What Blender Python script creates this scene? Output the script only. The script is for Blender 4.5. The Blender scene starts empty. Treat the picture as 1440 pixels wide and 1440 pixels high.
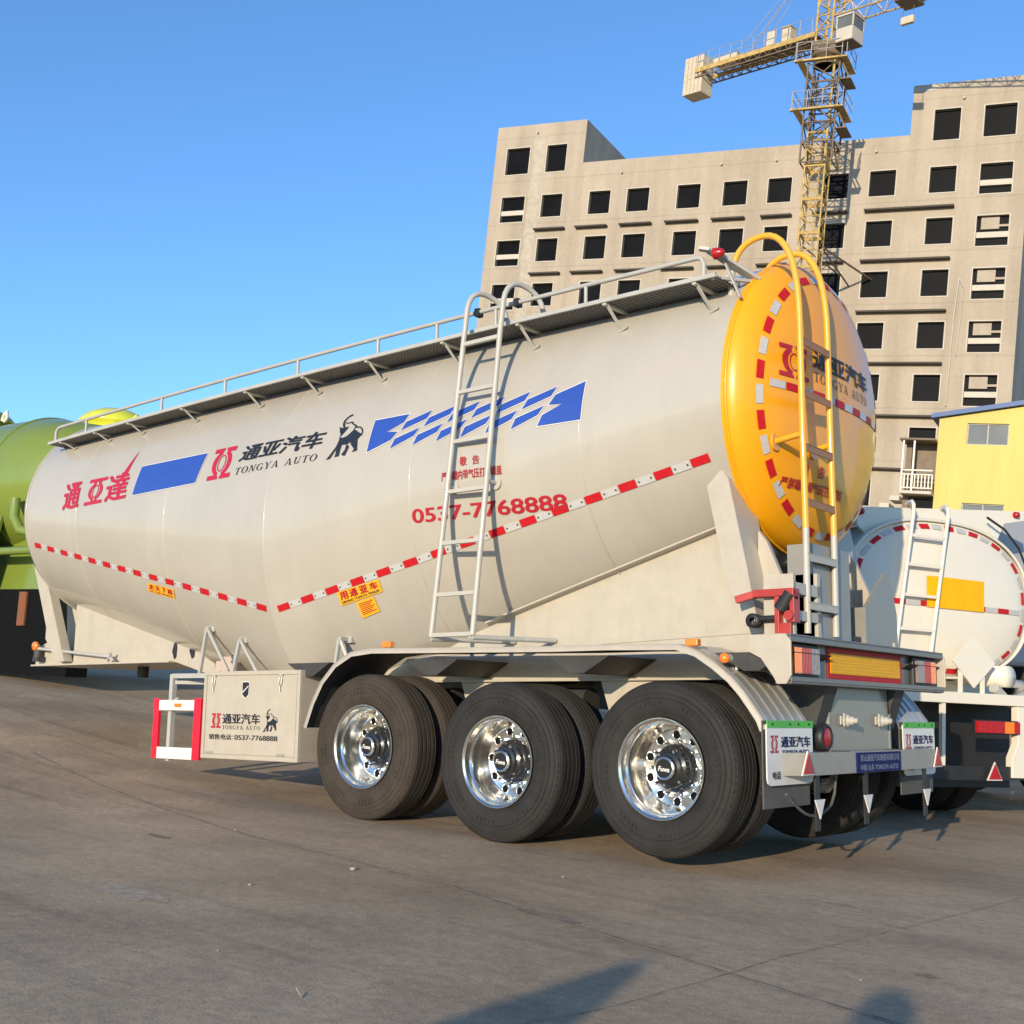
import bpy, bmesh, math, random
from mathutils import Vector, Matrix
random.seed(7)
R = math.radians
S = bpy.context.scene
COL = S.collection

# ------------------------------------------------------------------ camera, sky, sun, exposure
PITCH = math.atan(0.0527)                      # the parked trailer sits nose-down on the yard
TRM = Matrix.Translation((0, 0, .07)) @ Matrix.Rotation(-PITCH, 4, 'Y')
def camera():
    f, yaw, pit, rol = 1720.893, R(39.3039), R(9.4466), R(0.7605)
    fw = Vector((-math.sin(yaw)*math.cos(pit), math.cos(yaw)*math.cos(pit), math.sin(pit)))
    rt = Vector((math.cos(yaw), math.sin(yaw), 0)); up = rt.cross(fw)
    r2 = math.cos(rol)*rt + math.sin(rol)*up; u2 = -math.sin(rol)*rt + math.cos(rol)*up
    m3 = Matrix((r2, u2, -fw)).transposed()
    cd = bpy.data.cameras.new("camera"); c = bpy.data.objects.new("camera", cd); COL.objects.link(c)
    cd.sensor_width = 36; cd.lens = f/1440*36; cd.clip_start = .05; cd.clip_end = 3000
    m = m3.to_4x4(); m.translation = Vector((4.1402, -7.76, .8485))
    c.matrix_world = TRM @ m
    S.camera = c
camera()
SUND = Vector((-.285, .934, -.214)).normalized()
SUN_EL = math.asin(-SUND.z); SUN_AZ = math.atan2(-SUND.x, -SUND.y)
W = bpy.data.worlds.new("World"); S.world = W; W.use_nodes = True
wn = W.node_tree; bg = wn.nodes["Background"]
sky = wn.nodes.new("ShaderNodeTexSky"); sky.sky_type = 'NISHITA'; sky.sun_disc = False
sky.sun_elevation = SUN_EL; sky.sun_rotation = SUN_AZ
sky.air_density = 1.0; sky.dust_density = .12; sky.ozone_density = 5.3; sky.altitude = 0
wn.links.new(sky.outputs[0], bg.inputs[0]); bg.inputs[1].default_value = .15
sl = bpy.data.lights.new("sun", 'SUN'); so = bpy.data.objects.new("sun", sl); COL.objects.link(so)
sl.energy = 2.75; sl.angle = R(.5); sl.color = (1, .85, .64)
so.rotation_euler = SUND.to_track_quat('-Z', 'Y').to_euler(); so.location = (20, -60, 30)
S.view_settings.view_transform = 'Standard'; S.view_settings.look = 'None'
S.view_settings.gamma = 1; S.view_settings.exposure = .85
try: S.render.engine = 'CYCLES'
except Exception: pass
S.cycles.max_bounces = 6

# ------------------------------------------------------------------ materials
def mat(name, col, rough=.5, metal=0., coat=0., var=.12, scale=6., bump=0., bscale=30., emis=None, rvar=.1, spec=.5, stretch=(1, 1, 1), col2=None, drip=0.):
    m = bpy.data.materials.new(name); m.use_nodes = True
    nt = m.node_tree; b = nt.nodes["Principled BSDF"]
    b.inputs["Metallic"].default_value = metal; b.inputs["Coat Weight"].default_value = coat
    b.inputs["Coat Roughness"].default_value = .06; b.inputs["Specular IOR Level"].default_value = spec
    tc = nt.nodes.new("ShaderNodeTexCoord"); mp = nt.nodes.new("ShaderNodeMapping"); mp.inputs["Scale"].default_value = stretch
    nt.links.new(tc.outputs["Object"], mp.inputs["Vector"])
    n = nt.nodes.new("ShaderNodeTexNoise"); n.inputs["Scale"].default_value = scale; n.inputs["Detail"].default_value = 5; n.inputs["Roughness"].default_value = .6
    nt.links.new(mp.outputs[0], n.inputs["Vector"])
    r = nt.nodes.new("ShaderNodeValToRGB"); r.color_ramp.elements[0].position = .3; r.color_ramp.elements[1].position = .72
    a = tuple(max(0, c*(1-var)) for c in (col2 or col)); z = tuple(min(1, c*(1+var)) for c in col)
    r.color_ramp.elements[0].color = (*a, 1); r.color_ramp.elements[1].color = (*z, 1)
    nt.links.new(n.outputs["Fac"], r.inputs[0]); cout = r.outputs[0]
    if drip:
        mp3 = nt.nodes.new("ShaderNodeMapping"); mp3.inputs["Scale"].default_value = (5, 1.0, .35); nt.links.new(tc.outputs["Object"], mp3.inputs[0])
        n3 = nt.nodes.new("ShaderNodeTexNoise"); n3.inputs["Scale"].default_value = 2.2; n3.inputs["Detail"].default_value = 6; n3.inputs["Roughness"].default_value = .68; nt.links.new(mp3.outputs[0], n3.inputs["Vector"])
        r3 = nt.nodes.new("ShaderNodeValToRGB"); r3.color_ramp.elements[0].position = .30; r3.color_ramp.elements[1].position = .5
        r3.color_ramp.elements[0].color = (1-drip, 1-drip*1.1, 1-drip*1.3, 1); r3.color_ramp.elements[1].color = (1, 1, 1, 1); nt.links.new(n3.outputs["Fac"], r3.inputs[0])
        mx = nt.nodes.new("ShaderNodeMix"); mx.data_type = 'RGBA'; mx.blend_type = 'MULTIPLY'; mx.inputs[0].default_value = 1
        nt.links.new(cout, mx.inputs[6]); nt.links.new(r3.outputs[0], mx.inputs[7]); cout = mx.outputs[2]
    nt.links.new(cout, b.inputs["Base Color"])
    mr = nt.nodes.new("ShaderNodeMapRange"); mr.inputs["To Min"].default_value = max(.02, rough*(1-rvar)); mr.inputs["To Max"].default_value = min(1, rough*(1+rvar))
    nt.links.new(n.outputs["Fac"], mr.inputs[0]); nt.links.new(mr.outputs[0], b.inputs["Roughness"])
    if bump:
        n2 = nt.nodes.new("ShaderNodeTexNoise"); n2.inputs["Scale"].default_value = bscale; n2.inputs["Detail"].default_value = 3
        nt.links.new(mp.outputs[0], n2.inputs["Vector"])
        bp = nt.nodes.new("ShaderNodeBump"); bp.inputs["Strength"].default_value = bump; bp.inputs["Distance"].default_value = .02
        nt.links.new(n2.outputs["Fac"], bp.inputs["Height"]); nt.links.new(bp.outputs[0], b.inputs["Normal"])
        if coat: nt.links.new(bp.outputs[0], b.inputs["Coat Normal"])
    if emis: b.inputs["Emission Color"].default_value = (*emis, 1); b.inputs["Emission Strength"].default_value = 1
    return m
M = {}
M['cream'] = mat('cream_paint', (.455, .415, .34), .30, coat=.75, var=.05, scale=2.2, bump=.16, bscale=1.4, stretch=(1, 1, .6), drip=.03)
M['frame'] = mat('cream_frame_paint', (.465, .41, .32), .42, coat=.2, var=.06, scale=9, drip=.05)
M['frame_grey'] = mat('grey_frame_paint', (.25, .235, .20), .4, coat=.2, var=.06, scale=8)
M['yellow'] = mat('yellow_dome_paint', (.88, .37, .005), .36, coat=.28, var=.03, scale=3)
M['yellow2'] = mat('yellow_ladder_paint', (.80, .40, .03), .35, coat=.3, var=.06)
M['rubber'] = mat('tyre_rubber', (.025, .0235, .0215), .72, var=.25, scale=7, bump=.15, bscale=60, spec=.3)
M['rubber_dusty'] = mat('dusty_tyre_rubber', (.050, .040, .031), .8, var=.25, scale=6, bump=.15, bscale=60, spec=.25)
M['black'] = mat('black_plastic', (.02, .02, .02), .5, var=.2)
M['dark_steel'] = mat('dark_underside_steel', (.045, .043, .04), .6, var=.25)
M['matt_black'] = mat('matt_black_shade', (.006, .0065, .007), .9, var=.2, spec=.1)  # near-black for the painted shade panel and the wheel holes
M['grey_rubber'] = mat('grey_rubber_flap', (.10, .095, .085), .75, var=.15)
M['chrome'] = mat('polished_alloy', (.90, .87, .80), .19, metal=1, var=.06, scale=14, bump=.05, bscale=18, rvar=.5)
M['steel'] = mat('stainless_steel', (.62, .585, .51), .36, metal=.55, var=.08, scale=5, rvar=.3)
M['galv'] = mat('grey_painted_tube', (.42, .41, .37), .45, var=.08)
M['blue'] = mat('blue_vinyl', (.028, .075, .36), .35, coat=.4, var=.05)
M['white'] = mat('white_vinyl', (.72, .69, .64), .4, coat=.3, var=.04)
M['navy'] = mat('navy_vinyl', (.014, .018, .028), .5, coat=.0, var=.1)
M['navyblue'] = mat('dark_blue_plate', (.010, .018, .10), .6, coat=.0, var=.1, spec=.15)
M['red'] = mat('red_vinyl', (.42, .010, .022), .45, coat=.1, var=.05)
M['pink_red'] = mat('crimson_vinyl', (.47, .010, .036), .45, coat=.1, var=.05)
M['redpaint'] = mat('red_paint', (.42, .03, .02), .45, coat=.2, var=.15)
M['hotred'] = mat('guard_red_tape', (.75, .012, .035), .45, var=.05)
M['tape_red'] = mat('tape_red', (.50, .012, .018), .5, coat=.0, var=.12, scale=40, spec=.2)
M['tape_white'] = mat('tape_silver', (.50, .49, .46), .35, coat=.2, var=.08, scale=40)
M['lens_red'] = mat('red_lens', (.40, .010, .014), .3, coat=.12, var=.25, scale=60)
M['lens_orange'] = mat('orange_lens', (.85, .22, .02), .2, coat=.6, var=.1, scale=50)
M['lens_clear'] = mat('smoked_lens', (.22, .17, .17), .15, coat=.8, var=.3, scale=70)
M['plate_yellow'] = mat('reflector_yellow', (.88, .44, .006), .55, coat=.0, var=.08, scale=30, spec=.15)
M['sticker'] = mat('orange_sticker', (.84, .42, .02), .4, coat=.2, var=.06)
M['green'] = mat('green_strip', (.08, .45, .05), .5, var=.1)
M['olive'] = mat('olive_green_paint', (.19, .25, .035), .3, coat=.5, var=.05, scale=2, bump=.06, bscale=1.5)
M['lime'] = mat('lime_yellow_paint', (.66, .66, .05), .3, coat=.4, var=.05)
M['offwhite'] = mat('white_tanker_paint', (.76, .70, .57), .3, coat=.4, var=.03, scale=3)
M['greytank'] = mat('grey_tanker_paint', (.34, .34, .35), .35, coat=.3, var=.05)
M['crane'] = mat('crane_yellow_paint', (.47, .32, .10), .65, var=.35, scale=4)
M['crane_dark'] = mat('crane_dark_steel', (.16, .115, .07), .6, var=.3, scale=3)  # darker brown tone for the cage, bracing and fittings
M['crane_grey'] = mat('crane_grey_steel', (.36, .34, .31), .5, var=.2)
M['cw'] = mat('counterweight_concrete', (.55, .47, .34), .8, var=.15)
M['ywall'] = mat('yellow_stucco', (.62, .48, .14), .8, var=.09, scale=.9, stretch=(1, 1, .3), drip=.06, bump=.1, bscale=12)
M['blueroof'] = mat('blue_sheet_roof', (.03, .09, .25), .5, var=.1)
M['glass'] = mat('dark_window_glass', (.006, .0065, .008), .45, var=.3, scale=1.0, spec=.05)
M['glass2'] = mat('grey_window_glass', (.12, .13, .12), .15, var=.15, scale=.8)
M['plaster'] = mat('pale_plaster', (.52, .47, .385), .85, var=.08, scale=2)
M['skin'] = mat('skin', (.45, .27, .18), .55)
M['cloth'] = mat('dark_jacket_cloth', (.05, .055, .07), .85)
M['wood'] = mat('shadow_board_wood', (.22, .17, .12), .8, var=.2)
M['stone'] = mat('pale_stone', (.33, .29, .24), .85, var=.15, scale=40)
M['lettering_black'] = M['navy']

def concrete_mat():
    m = bpy.data.materials.new('bare_concrete'); m.use_nodes = True
    nt = m.node_tree; b = nt.nodes["Principled BSDF"]; b.inputs["Roughness"].default_value = .9; b.inputs["Specular IOR Level"].default_value = .2
    tc = nt.nodes.new("ShaderNodeTexCoord")
    def noise(scale, st, det=5):
        mp = nt.nodes.new("ShaderNodeMapping"); mp.inputs["Scale"].default_value = st
        n = nt.nodes.new("ShaderNodeTexNoise"); n.inputs["Scale"].default_value = scale; n.inputs["Detail"].default_value = det; n.inputs["Roughness"].default_value = .65
        nt.links.new(tc.outputs["Object"], mp.inputs[0]); nt.links.new(mp.outputs[0], n.inputs["Vector"]); return n
    def ramp(src, p0, c0, p1, c1):
        r = nt.nodes.new("ShaderNodeValToRGB"); e = r.color_ramp.elements
        e[0].position = p0; e[0].color = (*c0, 1); e[1].position = p1; e[1].color = (*c1, 1); nt.links.new(src, r.inputs[0]); return r
    def mix(fac, a, bb, mode='MIX'):
        x = nt.nodes.new("ShaderNodeMix"); x.data_type = 'RGBA'; x.blend_type = mode
        if isinstance(fac, float): x.inputs[0].default_value = fac
        else: nt.links.new(fac, x.inputs[0])
        nt.links.new(a, x.inputs[6]); nt.links.new(bb, x.inputs[7]); return x.outputs[2]
    base = ramp(noise(.22, (1, 1, 1)).outputs["Fac"], .3, (.385, .32, .24), .7, (.465, .395, .305))
    streak = ramp(noise(.55, (1.4, 1, .12)).outputs["Fac"], .32, (.82, .81, .80), .56, (1, 1, 1))
    grain = ramp(noise(5, (1, 1, 1), 8).outputs["Fac"], .3, (.92, .92, .92), .7, (1.04, 1.04, 1.04))
    c = mix(1., base.outputs[0], streak.outputs[0], 'MULTIPLY'); c = mix(1., c, grain.outputs[0], 'MULTIPLY')
    # faint pour lines at each floor
    sp = nt.nodes.new("ShaderNodeSeparateXYZ"); nt.links.new(tc.outputs["Object"], sp.inputs[0])
    nj = noise(.9, (1, 1, 1)); mj = nt.nodes.new("ShaderNodeMath"); mj.operation = 'MULTIPLY_ADD'; mj.inputs[1].default_value = .10; nt.links.new(nj.outputs["Fac"], mj.inputs[0]); nt.links.new(sp.outputs[2], mj.inputs[2])
    pp = nt.nodes.new("ShaderNodeMath"); pp.operation = 'PINGPONG'; pp.inputs[1].default_value = 1.3275; nt.links.new(mj.outputs[0], pp.inputs[0])
    jl = ramp(pp.outputs[0], .0, (.80, .79, .78), .05, (1, 1, 1)); c = mix(.8, c, jl.outputs[0], 'MULTIPLY')
    # pale plastered strip between the first two window columns
    sep = nt.nodes.new("ShaderNodeSeparateXYZ"); nt.links.new(tc.outputs["Object"], sep.inputs[0])
    d = nt.nodes.new("ShaderNodeMath"); d.operation = 'ADD'; d.inputs[1].default_value = 11.38; nt.links.new(sep.outputs[0], d.inputs[0])
    ab = nt.nodes.new("ShaderNodeMath"); ab.operation = 'ABSOLUTE'; nt.links.new(d.outputs[0], ab.inputs[0])
    nz = noise(1.6, (1, 1, .6)); md = nt.nodes.new("ShaderNodeMath"); md.operation = 'MULTIPLY_ADD'; md.inputs[1].default_value = .7; md.inputs[2].default_value = -.35
    nt.links.new(nz.outputs["Fac"], md.inputs[0])
    sm = nt.nodes.new("ShaderNodeMath"); sm.operation = 'ADD'; nt.links.new(ab.outputs[0], sm.inputs[0]); nt.links.new(md.outputs[0], sm.inputs[1])
    mr = nt.nodes.new("ShaderNodeMapRange"); mr.inputs[1].default_value = .28; mr.inputs[2].default_value = .42; mr.inputs[3].default_value = .75; mr.inputs[4].default_value = 0
    nt.links.new(sm.outputs[0], mr.inputs[0])
    hz = nt.nodes.new("ShaderNodeMapRange"); hz.inputs[1].default_value = 31.6; hz.inputs[2].default_value = 32.2; hz.inputs[3].default_value = 1; hz.inputs[4].default_value = 0
    nt.links.new(sep.outputs[2], hz.inputs[0])
    mm = nt.nodes.new("ShaderNodeMath"); mm.operation = 'MULTIPLY'; nt.links.new(mr.outputs[0], mm.inputs[0]); nt.links.new(hz.outputs[0], mm.inputs[1])
    pale = ramp(noise(2.5, (1, 1, 1)).outputs["Fac"], .35, (.37, .32, .25), .65, (.50, .45, .36))
    c = mix(mm.outputs[0], c, pale.outputs[0])
    nt.links.new(c, b.inputs["Base Color"])
    bp = nt.nodes.new("ShaderNodeBump"); bp.inputs["Strength"].default_value = .25; bp.inputs["Distance"].default_value = .05
    nt.links.new(noise(4, (1, 1, 1), 6).outputs["Fac"], bp.inputs["Height"]); nt.links.new(bp.outputs[0], b.inputs["Normal"])
    return m
M['concrete'] = concrete_mat()

def ground_mat():
    m = bpy.data.materials.new('worn_yard_paving'); m.use_nodes = True
    nt = m.node_tree; b = nt.nodes["Principled BSDF"]; b.inputs["Specular IOR Level"].default_value = .25
    tc = nt.nodes.new("ShaderNodeTexCoord")
    def noise(scale, st=(1, 1, 1), det=6, rot=0, rg=.62, dist=0):
        mp = nt.nodes.new("ShaderNodeMapping"); mp.inputs["Scale"].default_value = st; mp.inputs["Rotation"].default_value = (0, 0, rot)
        n = nt.nodes.new("ShaderNodeTexNoise"); n.inputs["Scale"].default_value = scale; n.inputs["Detail"].default_value = det; n.inputs["Roughness"].default_value = rg; n.inputs["Distortion"].default_value = dist
        nt.links.new(tc.outputs["Object"], mp.inputs[0]); nt.links.new(mp.outputs[0], n.inputs["Vector"]); return n.outputs["Fac"]
    def ramp(src, p0, c0, p1, c1):
        r = nt.nodes.new("ShaderNodeValToRGB"); e = r.color_ramp.elements
        e[0].position = p0; e[0].color = (*c0, 1); e[1].position = p1; e[1].color = (*c1, 1); nt.links.new(src, r.inputs[0]); return r.outputs[0]
    def mix(fac, a, bb, mode='MULTIPLY'):
        x = nt.nodes.new("ShaderNodeMix"); x.data_type = 'RGBA'; x.blend_type = mode; x.inputs[0].default_value = fac
        nt.links.new(a, x.inputs[6]); nt.links.new(bb, x.inputs[7]); return x.outputs[2]
    c = ramp(noise(.45, det=4), .3, (.485, .362, .228), .7, (.60, .455, .30))
    c = mix(1, c, ramp(noise(.5, (.6, 1.4, 1), 6, R(-14), .6, .5), .34, (.78, .78, .78), .6, (1, 1, 1)))
    c = mix(1, c, ramp(noise(2.2, (.16, 2.6, 1), 4, R(-6), .5, .3), .30, (.80, .80, .80), .44, (1, 1, 1)))   # tyre sweeps
    c = mix(1, c, ramp(noise(1.3, (1, 1, 1), 8, R(22), .66, .3), .34, (.80, .80, .81), .56, (1, 1, 1)))
    c = mix(1, c, ramp(noise(17, det=8, rg=.75), .32, (.74, .74, .75), .68, (1.14, 1.12, 1.09)))
    c = mix(1, c, ramp(noise(120, det=5, rg=.8), .34, (.55, .55, .55), .66, (1.32, 1.3, 1.27)))
    v = nt.nodes.new("ShaderNodeTexVoronoi"); v.inputs["Scale"].default_value = 2.2; v.feature = 'F1'; nt.links.new(tc.outputs["Object"], v.inputs["Vector"])
    c = mix(1, c, ramp(v.outputs["Distance"], .006, (1.35, 1.32, 1.28), .012, (1, 1, 1)))      # pale specks of grit
    nt.links.new(c, b.inputs["Base Color"])
    r = nt.nodes.new("ShaderNodeMapRange"); r.inputs[3].default_value = .62; r.inputs[4].default_value = .9; nt.links.new(noise(3, det=5), r.inputs[0]); nt.links.new(r.outputs[0], b.inputs["Roughness"])
    bp = nt.nodes.new("ShaderNodeBump"); bp.inputs["Strength"].default_value = .45; bp.inputs["Distance"].default_value = .006
    nt.links.new(noise(55, det=8, rg=.7), bp.inputs["Height"])
    bp2 = nt.nodes.new("ShaderNodeBump"); bp2.inputs["Strength"].default_value = .3; bp2.inputs["Distance"].default_value = .03
    nt.links.new(noise(2.5, det=5), bp2.inputs["Height"]); nt.links.new(bp.outputs[0], bp2.inputs["Normal"]); nt.links.new(bp2.outputs[0], b.inputs["Normal"])
    return m
M['ground'] = ground_mat()

# ------------------------------------------------------------------ mesh helpers
class MB:
    def __init__(s): s.v = []; s.f = []; s.m = []; s.sm = []
    def add(s, vs, fs, mi=0, smooth=False):
        o = len(s.v); s.v += [tuple(v) for v in vs]
        for f in fs: s.f.append(tuple(i+o for i in f)); s.m.append(mi); s.sm.append(smooth)
        return s
    def box(s, x0, x1, y0, y1, z0, z1, mi=0, mx=None):
        vs = [Vector((x, y, z)) for x in (x0, x1) for y in (y0, y1) for z in (z0, z1)]
        if mx is not None: vs = [mx @ v for v in vs]
        return s.add(vs, [(0, 1, 3, 2), (4, 6, 7, 5), (0, 4, 5, 1), (2, 3, 7, 6), (0, 2, 6, 4), (1, 5, 7, 3)], mi)
    def beam(s, a, b, w, h, mi=0, up=(0, 0, 1)):
        a = Vector(a); b = Vector(b); d = (b-a); L = d.length; d.normalize(); u = Vector(up)
        if abs(d.dot(u)) > .98: u = Vector((1, 0, 0))
        sx = d.cross(u).normalized(); u = sx.cross(d).normalized()
        mx = Matrix((d, sx, u)).transposed().to_4x4(); mx.translation = a
        return s.box(0, L, -w/2, w/2, -h/2, h/2, mi, mx)
    def prism(s, poly, axis, a, b, mi=0):
        """closed 2D polygon extruded along axis ('x','y','z') between a and b"""
        def p(q, t):
            return {'y': (q[0], t, q[1]), 'x': (t, q[0], q[1]), 'z': (q[0], q[1], t)}[axis]
        n = len(poly); vs = [p(q, a) for q in poly]+[p(q, b) for q in poly]
        fs = [tuple(range(n)), tuple(range(2*n-1, n-1, -1))]+[(i, i+n, (i+1) % n+n, (i+1) % n) for i in range(n)]
        return s.add(vs, fs, mi)
    def tube(s, pts, r, seg=10, mi=0, cap=True, closed=False):
        pts = [Vector(p) for p in pts]; n = len(pts)
        rs = r if isinstance(r, (list, tuple)) else [r]*n
        t0 = (pts[1]-pts[0]).normalized(); nrm = t0.orthogonal().normalized()
        rings = []; prev = t0
        for i, p in enumerate(pts):
            if closed: t = (pts[(i+1) % n]-pts[i-1]).normalized()
            elif i == 0: t = t0
            elif i == n-1: t = (pts[-1]-pts[-2]).normalized()
            else: t = ((pts[i+1]-p).normalized()+(p-pts[i-1]).normalized()).normalized()
            q = prev.rotation_difference(t); nrm = (q @ nrm); nrm = (nrm-t*nrm.dot(t)).normalized(); prev = t
            bn = t.cross(nrm)
            rings.append([p+(nrm*math.cos(2*math.pi*k/seg)+bn*math.sin(2*math.pi*k/seg))*rs[i] for k in range(seg)])
        vs = [v for rg in rings for v in rg]; fs = []
        for i in range(n if closed else n-1):
            j = (i+1) % n
            for k in range(seg): fs.append((i*seg+k, i*seg+(k+1) % seg, j*seg+(k+1) % seg, j*seg+k))
        s.add(vs, fs, mi, True)
        if cap and not closed: s.add(rings[0], [tuple(range(seg-1, -1, -1))], mi); s.add(rings[-1], [tuple(range(seg))], mi)
        return s
    def lathe(s, prof, seg=48, axis='y', c=(0, 0, 0), mi=0, smooth=True, close=False):
        """profile of (along, radius) pairs turned about an axis through c"""
        vs = []
        for a, r in prof:
            for k in range(seg):
                t = 2*math.pi*k/seg; u, w = r*math.cos(t), r*math.sin(t)
                vs.append({'y': (c[0]+u, c[1]+a, c[2]+w), 'z': (c[0]+u, c[1]+w, c[2]+a), 'x': (c[0]+a, c[1]+u, c[2]+w)}[axis])
        fs = []; n = len(prof)
        for i in range(n if close else n-1):
            j = (i+1) % n
            for k in range(seg): fs.append((i*seg+k, i*seg+(k+1) % seg, j*seg+(k+1) % seg, j*seg+k))
        return s.add(vs, fs, mi, smooth)
    def disc(s, c, r, axis='y', seg=24, mi=0):
        vs = []
        for k in range(seg):
            t = 2*math.pi*k/seg; u, w = r*math.cos(t), r*math.sin(t)
            vs.append({'y': (c[0]+u, c[1], c[2]+w), 'z': (c[0]+u, c[1]+w, c[2]), 'x': (c[0], c[1]+u, c[2]+w)}[axis])
        return s.add(vs, [tuple(range(seg))], mi)
    def cyl(s, a, b, r, seg=16, mi=0): return s.tube([a, b], r, seg, mi)
    def build(s, name, mats, parent=None, bevel=0, sharp=35, fix=True):
        me = bpy.data.meshes.new(name); me.from_pydata(s.v, [], s.f)
        for q in (mats if isinstance(mats, (list, tuple)) else [mats]): me.materials.append(q)
        me.polygons.foreach_set("material_index", s.m); me.polygons.foreach_set("use_smooth", s.sm)
        if fix:
            bm = bmesh.new(); bm.from_mesh(me); bmesh.ops.recalc_face_normals(bm, faces=bm.faces); bm.to_mesh(me); bm.free()
        me.update()
        return link(name, me, parent, bevel)
def link(name, me, parent=None, bevel=0):
    o = bpy.data.objects.new(name, me); COL.objects.link(o)
    if parent is not None: o.parent = parent
    if bevel:
        b = o.modifiers.new("bevel", 'BEVEL'); b.width = bevel; b.segments = 2; b.limit_method = 'ANGLE'; b.angle_limit = R(40)
    return o
def thing(name, label, cat, loc=(0, 0, 0), rotz=0, group=None, mw=None):
    o = bpy.data.objects.new(name, None); COL.objects.link(o); o.empty_display_size = .3
    if mw is not None: o.matrix_world = mw
    else: o.location = loc; o.rotation_euler = (0, 0, rotz)
    o['label'] = label; o['category'] = cat
    if group: o['group'] = group
    return o
def tag(o, label, cat, group=None):
    o['label'] = label; o['category'] = cat
    if group: o['group'] = group
    return o
def structure(o): o['kind'] = 'structure'; return o
def empty(name, parent, loc=(0, 0, 0), rotz=0):
    o = bpy.data.objects.new(name, None); COL.objects.link(o); o.parent = parent; o.location = loc; o.rotation_euler = (0, 0, rotz); o.empty_display_size = .1
    return o
def smooth_angle(o, ang=35):
    me = o.data
    me.polygons.foreach_set("use_smooth", [True]*len(me.polygons))
    bm = bmesh.new(); bm.from_mesh(me)
    for e in bm.edges:
        if len(e.link_faces) == 2 and e.calc_face_angle(0) > R(ang): e.smooth = False
    bm.to_mesh(me); bm.free(); return o
def arc(c, r, a0, a1, n, plane='yz', x=0):
    out = []
    for i in range(n+1):
        a = a0+(a1-a0)*i/n; u, w = c[0]+r*math.cos(a), c[1]+r*math.sin(a)
        out.append({'yz': (x, u, w), 'xz': (u, x, w), 'xy': (u, w, x)}[plane])
    return out

# ---- lettering: 2D polygons that are laid onto a surface
def glyphs(text, bold=.0, shear=0., spacing=1.):
    cu = bpy.data.curves.new("t", 'FONT'); cu.body = text; cu.size = 1; cu.offset = bold; cu.shear = shear; cu.space_character = spacing
    cu.resolution_u = 4; cu.fill_mode = 'FRONT' if hasattr(cu, 'fill_mode') else 'FRONT'
    o = bpy.data.objects.new("t", cu); COL.objects.link(o)
    dg = bpy.context.evaluated_depsgraph_get(); me = bpy.data.meshes.new_from_object(o.evaluated_get(dg))
    bpy.data.objects.remove(o); bpy.data.curves.remove(cu)
    vs = [(v.co.x, v.co.y) for v in me.vertices]; fs = [tuple(p.vertices) for p in me.polygons]
    bpy.data.meshes.remove(me)
    return vs, fs
def heavy(text, d=.02, shear=0., spacing=1.):
    """bold lettering: the outline repeated a little to every side, each copy a hair further out"""
    vs, fs = glyphs(text, 0, shear, spacing); out = []; of = []
    for k, (dx, dy) in enumerate(((0, 0), (1, 0), (-1, 0), (0, .7), (0, -.7), (.7, .6), (-.7, .6), (.7, -.6), (-.7, -.6))):
        o = len(out); out += [(v[0]+dx*d, v[1]+dy*d, k) for v in vs]; of += [tuple(i+o for i in f) for f in fs]
    return out, of
def norm(g):
    vs, fs = g; x0 = min(v[0] for v in vs); x1 = max(v[0] for v in vs); y0 = min(v[1] for v in vs); y1 = max(v[1] for v in vs)
    return [((v[0]-x0)/(x1-x0), (v[1]-y0)/(y1-y0))+tuple(v[2:]) for v in vs], fs
def place(g, quad):
    """unit-square glyph mesh -> quad given as BL, BR, TR, TL"""
    a, b, c, d = quad; out = []
    for p in g[0]:
        u, v = p[0], p[1]
        out.append(tuple((1-v)*((1-u)*a[i]+u*b[i])+v*((1-u)*d[i]+u*c[i]) for i in (0, 1))+tuple(p[2:]))
    return out, g[1]
def rect(x0, x1, z0, z1, sh=0): return ((x0, z0), (x1, z0), (x1+sh, z1), (x0+sh, z1))
def polys(*ps):
    vs = []; fs = []
    for p in ps: fs.append(tuple(range(len(vs), len(vs)+len(p)))); vs += list(p)
    return vs, fs
def strokes(segs, w):
    vs = []; fs = []
    for (x0, y0), (x1, y1) in segs:
        dx, dy = x1-x0, y1-y0; L = math.hypot(dx, dy) or 1; nx, ny = -dy/L*w/2, dx/L*w/2
        fs.append(tuple(range(len(vs), len(vs)+4))); vs += [(x0+nx, y0+ny), (x0-nx, y0-ny), (x1-nx, y1-ny), (x1+nx, y1+ny)]
    return vs, fs
def join(*gs):
    vs = []; fs = []
    for g in gs:
        o = len(vs); vs += g[0]; fs += [tuple(i+o for i in f) for f in g[1]]
    return vs, fs
def inset(g, s): return g
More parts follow.
